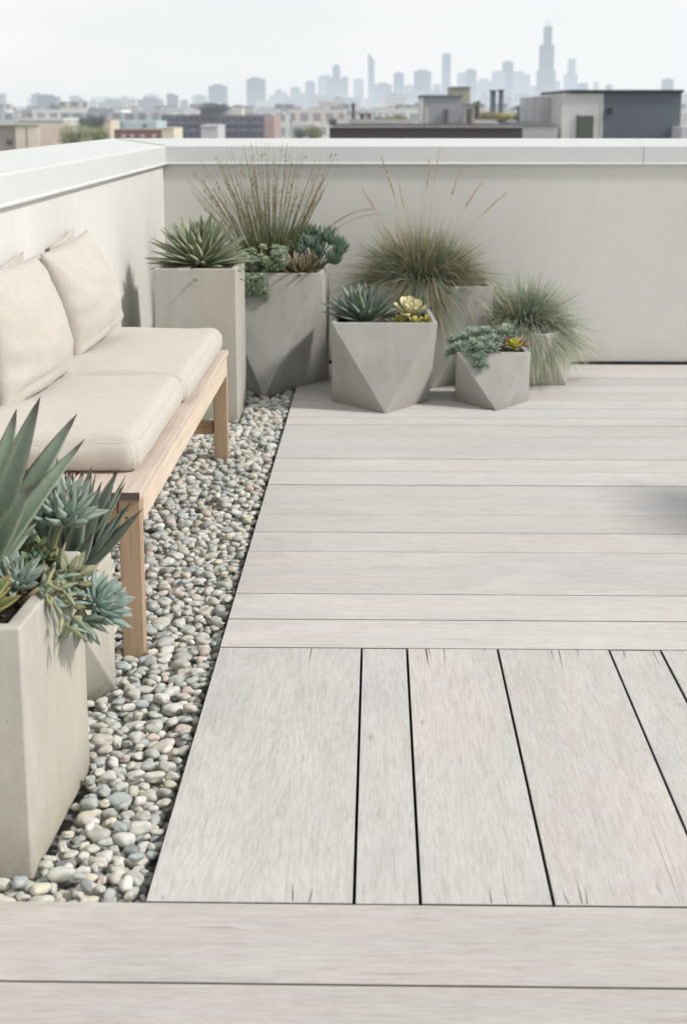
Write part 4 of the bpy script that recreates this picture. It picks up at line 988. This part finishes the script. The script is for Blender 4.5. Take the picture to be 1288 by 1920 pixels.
m = MB(); c = wx(696, D); m.box(wx(690, D)-c, wx(702, D)-c, 0, 30, 0, wz(112, D)-GZ, GR); m.build('tower_body', M['facade'], o)
m = MB(); x0, x1, za, zb = wx(690, D)-c, wx(702, D)-c, wz(112, D)-GZ, wz(100, D)-GZ
m.add([(x0, 0, za), (x1, 0, za), (x1, 30, za), (x0, 30, za), (x0, 0, zb), (x0, 30, zb), (x0+6, 0, zb-4), (x0+6, 30, zb-4)], [(0, 1, 6, 4), (3, 5, 7, 2), (0, 4, 5, 3), (4, 6, 7, 5), (1, 2, 7, 6), (0, 3, 2, 1)], GR); m.build('slanted_top', M['facade'], o)
D = 5000; o = empty('tower', (wx(1069, D), D, GZ)); tag(o, 'pale two stage tower right of the tallest one', 'tower'); c = wx(1069, D)
m = MB(); m.box(wx(1057, D)-c, wx(1080, D)-c, 0, 40, 0, wz(139, D)-GZ, PA); m.build('lower_stage', M['facade'], o)
m = MB(); m.box(wx(1063, D)-c, wx(1076, D)-c, 5, 30, wz(139, D)-GZ, wz(110, D)-GZ, PA); m.build('upper_stage', M['facade'], o)

# far low town: one mass of small blocks and tree tops
q = random.Random(77); m = MB(); tr = MB()
for i in range(1500):
    D = 420*math.exp(q.random()*2.35); px = q.uniform(-150, 1450); w = q.uniform(7, 22)*(1+D/3500); h = q.uniform(4, 12.5) if q.random() < .85 else q.uniform(12, 15+D/130)
    top = GZ+h
    if D < 1500: top = min(top, wz(206, D))
    c = q.choice([(0.85, 0.83, 0.80), (0.8, 0.8, 0.78), (0.8, 0.78, 0.74), (0.74, 0.72, 0.70), (0.70, 0.68, 0.63), (0.6, 0.6, 0.6), (0.45, 0.45, 0.46), (0.72, 0.67, 0.62), (0.36, 0.37, 0.39), (0.75, 0.75, 0.74), (0.62, 0.56, 0.53), (0.5, 0.55, 0.58)])
    x = wx(px, D); m.box(x-w/2, x+w/2, D, D+q.uniform(8, 22), GZ, top, c)
    if q.random() < .5: m.box(x-w*.2, x+w*.1, D+2, D+6, top, top+q.uniform(1, 2.5), tuple(a*.7 for a in c))
for i in range(60):        # hazy mass at the foot of the skyline
    D = q.uniform(3600, 4200); px = q.uniform(500, 1060); a = q.uniform(8, 24); y = q.uniform(166, 192)+(6 if px < 590 else 0)
    m.box(wx(px, D), wx(px+a, D), D, D+40, GZ, wz(y, D), q.choice([(0.3, 0.38, 0.45), (0.42, 0.46, 0.5), (0.5, 0.46, 0.44), (0.2, 0.27, 0.34)]))
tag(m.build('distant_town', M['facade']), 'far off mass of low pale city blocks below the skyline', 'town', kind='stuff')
for i in range(90):
    D = 700*math.exp(q.random()*2.2); px = q.uniform(-150, 1450); x = wx(px, D); r = q.uniform(3, 6)
    for k in range(60):
        v = Vector((q.gauss(0, 1), q.gauss(0, 1), q.gauss(0, .7))); v = v.normalized()*r*q.uniform(.5, 1); s = r*.24
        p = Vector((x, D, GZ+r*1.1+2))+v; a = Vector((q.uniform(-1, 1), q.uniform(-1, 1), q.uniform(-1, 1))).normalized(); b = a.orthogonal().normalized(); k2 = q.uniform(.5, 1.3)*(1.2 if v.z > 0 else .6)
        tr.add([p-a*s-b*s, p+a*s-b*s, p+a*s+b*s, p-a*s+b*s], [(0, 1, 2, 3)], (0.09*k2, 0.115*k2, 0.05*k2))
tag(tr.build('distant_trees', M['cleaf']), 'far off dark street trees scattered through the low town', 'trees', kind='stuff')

def house(name, label, cat, D, px0, px1, py, col, depth, parts=(), cop=None, mat='city'):
    """parts: (name, px0, px1, pytop, pybottom, y offset, depth, colour)"""
    c = (wx(px0, D)+wx(px1, D))/2; o = empty(name, (c, D, GZ)); tag(o, label, cat)
    m = MB(); m.box(wx(px0, D)-c, wx(px1, D)-c, 0, depth, 0, wz(py, D)-GZ, col); m.build('wall', M[mat], o)
    for (nm, a, b, yt, yb, yo, dp, cc) in parts:
        DD = D; m = MB(); z0 = wz(yb, DD)-GZ if yb else 0
        m.box(wx(a, DD)-c, wx(b, DD)-c, yo, yo+dp, z0, wz(yt, DD)-GZ, cc); m.build(nm, M['city'], o)
    return o
W = lin(205, 206, 206); DK = lin(58, 60, 64)
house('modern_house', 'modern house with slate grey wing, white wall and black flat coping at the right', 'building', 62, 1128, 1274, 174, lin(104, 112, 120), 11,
      [('white_wing', 1053, 1127.6, 175, None, 0.0, 9, lin(214, 214, 213)), ('coping', 1066, 1277, 168.5, 174, -0.12, 11.2, DK), ('window', 1083, 1112, 217, 262, -0.05, .1, lin(96, 102, 92)), ('window_frame', 1081, 1083, 215, 262, -0.07, .12, DK),
       ('wall_vent', 1138, 1146, 202, 213, -0.1, .1, DK), ('cladding_joint', 1126.5, 1129, 175, 262, -0.03, .06, lin(225, 225, 225))])
house('white_block', 'white stair tower leaning against the left of the modern house', 'building', 66, 1010, 1052, 182, W, 9, [('coping', 1009, 1052, 181, 182, -.05, 9, lin(225, 225, 225))])
house('white_parapet_building', 'low white parapet building between the brown roof and the modern house', 'building', 60, 980, 1046, 236, lin(200, 202, 204), 12, [('coping', 980, 1046, 233.5, 236, -.04, 12, lin(120, 122, 124))])
house('brown_roof_building', 'flat roofed building with dark brown parapet and pale roof across the back', 'building', 55, 618, 980, 239, lin(82, 74, 76), 16,
      [('roof_edge', 617, 981, 237.5, 239, -.05, .5, lin(190, 190, 190)), ('rear_parapet', 620, 790, 228, 238, 12, .4, lin(205, 205, 203)), ('rear_parapet', 930, 978, 229, 238, 12, .4, lin(215, 215, 213)), ('corner_upstand', 617, 643, 229, 238, 11, .4, lin(228, 228, 226))])
house('stair_box', 'grey roof top stair box standing behind the brown parapet', 'building', 70, 791, 866, 181, lin(172, 175, 180), 6,
      [('coping', 789, 868, 178, 181, -.08, 6.2, lin(140, 144, 150)), ('corner_panel', 786, 794, 184, 240, -.05, .2, lin(222, 222, 220)), ('downpipe', 833, 840, 205, 240, -.12, .1, lin(110, 108, 108)), ('door', 797, 803, 202, 240, -.03, .05, lin(210, 208, 200))])
house('beige_block', 'beige roof block behind the grey stair box', 'building', 84, 846, 881, 164, lin(190, 188, 172), 5, [('coping', 845, 882, 162.5, 164, -.08, 5.1, lin(160, 158, 148))])
house('side_block', 'pale lilac low block right of the grey stair box', 'building', 74, 867, 897, 196, lin(184, 184, 192), 5, [('coping', 867, 897, 194.5, 196, -.05, 5, lin(160, 160, 168))])
house('white_corner_block', 'small white block at the far right edge beside the slate wing', 'building', 60, 1277, 1330, 238, lin(214, 216, 218), 8, [('roof_unit', 1279, 1320, 214, 236, 3, 2, lin(222, 222, 222))])
for (a, b, y, nm) in ((920, 929, 172, 'left'), (936, 943, 171, 'right')):
    house('chimney_stack', {'left': 'dark thin chimney with a cross bar left of its twin, above the roof trees', 'right': 'dark thicker chimney right of its twin, above the roof trees'}[nm], 'chimney', 120, a, b, y, lin(110, 118, 126), 1.0, [('cap', a-2, b+1, y-3, y, -.1, 1.2, lin(90, 96, 104))])
house('apartment_block', 'long dark mauve apartment block with rows of windows behind the rushes', 'building', 330, 302, 496, 216, lin(112, 108, 120), 24,
      [('brick_wing', 496, 514, 216, None, 0, 24, lin(178, 152, 146)), ('roof_slab', 366, 424, 201, 204, -1, 12, lin(96, 98, 102)), ('penthouse', 372, 420, 204, 216, 3, 10, lin(150, 152, 158)), ('roof_unit', 378, 400, 193, 201, 4, 6, lin(120, 124, 128)), ('roof_unit', 403, 420, 195, 201, 4, 6, lin(110, 112, 116)),
       ('roof_tank', 433, 452, 203, 216, 3, 5, lin(230, 228, 218))]
      + [('window', 306+i*12, 312+i*12, 221+j*14, 227+j*14, -.25, .3, lin(70, 76, 92)) for i in range(16) for j in range(3)]
      + [('balcony', 306+i*24, 322+i*24, 229+j*14, 231+j*14, -1.6, 1.5, lin(150, 150, 158)) for i in range(8) for j in range(2)])
house('beige_house', 'beige house with two cream wall panels at the left edge', 'building', 150, -40, 72, 236, lin(186, 172, 160), 14,
      [('cream_panel', 27, 46, 237, None, -.4, .35, lin(236, 226, 206)), ('cream_panel', 49, 71, 237, None, -.4, .35, lin(236, 226, 206)), ('window', 7, 18, 262, 272, -.1, .15, lin(110, 108, 104)), ('coping', -40, 72, 233.5, 236, -.5, 14.6, lin(176, 176, 150))])
house('white_roof_house', 'long low house with white roof behind the beige house', 'building', 260, 33, 117, 227, lin(214, 210, 204), 12, [('roof', 30, 119, 222, 227, -.5, 13, lin(228, 226, 222))])
house('grey_hip_house', 'grey brown house beside the round tree on the left', 'building', 200, 70, 106, 240, lin(190, 180, 174), 10, [('roof', 68, 108, 250, 255, -2, 4, lin(130, 112, 100))])
house('teal_house', 'pale teal building above a red brick base on the left', 'building', 240, 206, 292, 227, lin(190, 208, 214), 12,
      [('side_panel', 206, 232, 227.5, 246, -.1, .15, lin(150, 184, 196)), ('window', 266, 274, 233, 240, -.15, .2, lin(110, 124, 120))])
house('brick_building', 'red brown brick building in front of the pale teal one', 'building', 190, 212, 302, 244, lin(146, 104, 98), 12, [('coping', 212, 302, 242.5, 244, -.1, 12, lin(170, 150, 144))]+[('dormer', a, a+7, 252, 258, -.3, .3, lin(200, 196, 190)) for a in (226, 242, 262, 284)])
house('cream_tower_block', 'narrow cream block left of the pale teal building', 'building', 230, 195, 206, 226, lin(224, 212, 190), 8, [('coping', 194.5, 206.5, 224.5, 226, -.1, 8, lin(200, 190, 170))])
house('cream_cube', 'small cream cube in front of the dark apartment block', 'building', 180, 302, 325, 241, lin(236, 226, 204), 8, [('coping', 301.5, 325.5, 239.5, 241, -.1, 8, lin(210, 200, 180))])
house('white_cube', 'white rounded box below the dark apartment block', 'building', 170, 376, 408, 237, lin(206, 208, 212), 8, [('coping', 375, 409, 235, 237, -.1, 8, lin(226, 226, 226))])
house('shed', 'small dark brown roof hatch left of the palm on the brown roof', 'roof hatch', 90, 675, 696, 213, lin(120, 106, 100), 3, [('door', 682, 690, 215, 228, -.05, .06, lin(196, 190, 182)), ('coping', 674, 697, 211.5, 213, -.06, 3.1, lin(200, 198, 194))])
house('grey_office', 'mid grey office block between the skyline foot and the small trees', 'building', 520, 549, 572, 213, lin(110, 112, 118), 14, [('window', 552+5*i, 555+5*i, 217, 219, -.2, .25, lin(60, 66, 76)) for i in range(4)])
house('pink_warehouse', 'pinkish white warehouse at the foot of the left skyline cluster', 'building', 900, 598, 634, 191, lin(226, 206, 196), 20, [('roof', 597, 635, 189.5, 191, -1, 22, lin(232, 220, 212))])
for k, (px, r_) in enumerate(((972, 1), (990, 1), (1004, 1))):
    D = 95; o = empty('utility_pole', (wx(px, D), D, GZ)); tag(o, ('thin pole with cross arm left of the white stair tower', 'middle thin pole with cross arm in front of the white stair tower', 'right thin pole with short cross arm by the white stair tower')[k], 'utility pole', 'utility poles by the white stair tower')
    m = MB(); m.tube([(0, 0, 0), (0, 0, wz(198, D)-GZ)], .11, .08, n=6, col=lin(120, 118, 118)); m.build('pole', M['city'], o)
    m = MB(); m.box(-.45, .45, -.06, .06, wz(205, D)-GZ, wz(202, D)-GZ, lin(110, 108, 108)); m.build('cross_arm', M['city'], o)

def city_tree(px, D, py_top, wpx, label, col=(0.19, 0.22, 0.10), seed=1, palm=False, hfac=0.8, group='trees beyond the parapet'):
    q = random.Random(seed); x = wx(px, D); zt = wz(py_top, D); r = wpx/FP*D/2
    o = empty('palm_tree' if palm else 'tree', (x, D, GZ)); tag(o, label, 'tree', group); H = zt-GZ
    t = MB()
    if palm:
        t.tube([(0, 0, 0), (0.1*r, 0, H*.5), (0, 0, H-r*.5)], .16, .11, col=lin(120, 108, 96)); t.build('trunk', M['city'], o)
        m = MB()
        for i in range(34):
            a = q.uniform(0, 6.28); e = q.uniform(-.4, 1.2); blade(m, (0, 0, H-r*.5), (math.cos(a)*math.cos(e), math.sin(a)*math.cos(e), math.sin(e)), r*q.uniform(.8, 1.2), r*.22, .8, (0.13, 0.16, 0.08), (0.22, 0.25, 0.13), 6)
        m.build('crown', M['cleaf'], o); return
    hr = r*hfac; cz = H-hr
    t.tube([(0, 0, 0), (.05*r, 0, cz*.6), (0, 0, cz)], r*.09, r*.05, col=lin(96, 84, 72))
    for i in range(6):
        a = i*1.05; t.tube([(0, 0, cz-hr*.6), (math.cos(a)*r*.5, math.sin(a)*r*.5, cz+q.uniform(-.1, .4)*hr)], r*.04, r*.015, col=lin(96, 84, 72))
    t.build('trunk', M['city'], o); m = MB()
    lobes = [(Vector((q.uniform(-.6, .6)*r, q.uniform(-.5, .5)*r, cz+q.uniform(-.5, .45)*hr)), q.uniform(.35, .6)*r) for _ in range(14)]
    for i in range(2600):
        c, rr = q.choice(lobes); v = Vector((q.gauss(0, 1), q.gauss(0, 1), q.gauss(0, 1))).normalized()*rr*q.uniform(.6, 1.05); v.z *= hfac; p = c+v; s = r*.045*q.uniform(.6, 1.4)
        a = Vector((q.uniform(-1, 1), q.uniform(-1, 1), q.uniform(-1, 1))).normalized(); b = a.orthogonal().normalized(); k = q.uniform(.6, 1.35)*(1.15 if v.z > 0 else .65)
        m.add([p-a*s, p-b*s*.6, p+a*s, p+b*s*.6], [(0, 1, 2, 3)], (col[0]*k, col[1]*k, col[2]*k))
    m.build('crown', M['cleaf'], o)
city_tree(140, 150, 229, 66, 'round olive tree left of the teal building', seed=1, col=(0.26, 0.29, 0.13)); city_tree(180, 165, 233, 56, 'smaller tree right of the round olive one', seed=2, col=(0.22, 0.24, 0.11)); city_tree(116, 175, 241, 44, 'lowest dark tree left of the round olive one', seed=12, col=(0.18, 0.2, 0.1))
city_tree(178, 300, 214, 40, 'dark green tree behind the white narrow block', seed=3, col=(0.06, 0.08, 0.05)); city_tree(160, 320, 217, 30, 'dark tree left of the dark green one on the left', seed=13, col=(0.06, 0.08, 0.05))
city_tree(585, 230, 230, 44, 'olive tree left of the brown roof', seed=4); city_tree(563, 260, 239, 28, 'small dark tree left of the olive tree by the brown roof', seed=5, col=(0.06, 0.08, 0.05)); city_tree(625, 240, 218, 26, 'grey green tree above the corner of the brown roof', seed=6, col=(0.09, 0.11, 0.08))
city_tree(746, 90, 214, 50, 'olive tree behind the pale roof parapet left of the stair box', seed=7, hfac=.4, col=(0.30, 0.31, 0.13)); city_tree(716, 95, 219, 26, 'low bush left of the olive tree behind the pale roof parapet', seed=14, hfac=.4)
city_tree(917, 85, 205, 44, 'olive and brown tree right of the beige block', seed=8, col=(0.30, 0.26, 0.16), hfac=.6); city_tree(945, 85, 206, 40, 'yellow green tree at the foot of the thicker chimney', seed=9, col=(0.42, 0.40, 0.15), hfac=.6); city_tree(972, 95, 213, 28, 'small dark tree in front of the utility poles', seed=15, hfac=.5)
city_tree(663, 110, 191, 16, 'small lone palm left of the roof hatch', seed=10, palm=True); city_tree(895, 70, 186, 30, 'taller palm right of the beige block', seed=11, palm=True); city_tree(880, 68, 201, 26, 'lower palm right of the beige block', seed=16, palm=True)

# ------------------------------------------------------------------ camera, sun, sky
cam = bpy.data.cameras.new('camera'); co = bpy.data.objects.new('camera', cam); COL.objects.link(co); sc.camera = co
co.location = (0, 0, EYE); co.rotation_euler = (R(90-14.21), 0, R(1.207))
cam.sensor_fit = 'VERTICAL'; cam.sensor_height = 24; cam.sensor_width = 16.1; cam.lens = 2990/1920*24
cam.clip_start = 0.05; cam.clip_end = 60000
cam.dof.use_dof = True; cam.dof.focus_distance = 4.0; cam.dof.aperture_fstop = 4.2

EL, AZ = R(41), R(-14)            # the sun stands to the right and a little behind the camera
sdir = Vector((math.cos(EL)*math.cos(AZ), math.cos(EL)*math.sin(AZ), math.sin(EL)))
sl = bpy.data.lights.new('sun', 'SUN'); so = bpy.data.objects.new('sun', sl); COL.objects.link(so)
sl.energy = 3.0; sl.angle = R(5.5); sl.color = (1.0, 0.955, 0.90)
so.rotation_euler = sdir.to_track_quat('Z', 'Y').to_euler(); so.location = (8, -3, 12)

w = bpy.data.worlds.new('World'); sc.world = w; w.use_nodes = True; nt = w.node_tree; nt.nodes.clear()
N = nt.nodes.new; L = nt.links.new
out = N('ShaderNodeOutputWorld'); bg = N('ShaderNodeBackground'); bg.inputs[1].default_value = 0.1
sky = N('ShaderNodeTexSky'); sky.sky_type = 'NISHITA'; sky.sun_disc = False; sky.sun_elevation = EL; sky.sun_rotation = R(90)-AZ
sky.dust_density = 4; sky.air_density = 1.2
tc = N('ShaderNodeTexCoord'); mp = N('ShaderNodeMapping'); mp.inputs['Scale'].default_value = (1, 1, 2.6); L(tc.outputs['Generated'], mp.inputs[0])
no = N('ShaderNodeTexNoise'); no.inputs['Scale'].default_value = 3.2; no.inputs['Detail'].default_value = 5; no.inputs['Roughness'].default_value = 0.5; L(mp.outputs[0], no.inputs['Vector'])
rp = N('ShaderNodeValToRGB'); rp.color_ramp.elements[0].position = 0.36; rp.color_ramp.elements[1].position = 0.66
rp.color_ramp.elements[0].color = (8.55, 8.95, 9.15, 1); rp.color_ramp.elements[1].color = (9.9, 9.95, 9.85, 1); L(no.outputs['Fac'], rp.inputs[0])
mx = N('ShaderNodeMix'); mx.data_type = 'RGBA'; mx.inputs[0].default_value = 0.94; L(sky.outputs[0], mx.inputs[6]); L(rp.outputs[0], mx.inputs[7])
sp = N('ShaderNodeSeparateXYZ'); L(tc.outputs['Generated'], sp.inputs[0])
m1 = N('ShaderNodeMapRange'); L(sp.outputs[2], m1.inputs[0]); m1.interpolation_type = 'SMOOTHSTEP'
for i, v in enumerate((0.08, 0.9, 1.04, 0.66)): m1.inputs[i+1].default_value = v
m2 = N('ShaderNodeMapRange'); L(sp.outputs[0], m2.inputs[0]); m2.interpolation_type = 'SMOOTHSTEP'
for i, v in enumerate((-0.25, 0.3, 0.985, 1.04)): m2.inputs[i+1].default_value = v
mm = N('ShaderNodeMath'); mm.operation = 'MULTIPLY'; L(m1.outputs[0], mm.inputs[0]); L(m2.outputs[0], mm.inputs[1])
vm = N('ShaderNodeVectorMath'); vm.operation = 'SCALE'; L(mx.outputs[2], vm.inputs[0]); L(mm.outputs[0], vm.inputs[3])
L(vm.outputs[0], bg.inputs[0]); L(bg.outputs[0], out.inputs[0])
sc.view_settings.view_transform = 'Standard'; sc.view_settings.look = 'None'; sc.view_settings.exposure = 0; sc.view_settings.gamma = 1
sc.render.engine = 'CYCLES'; sc.cycles.max_bounces = 6; sc.cycles.adaptive_threshold = 0.03
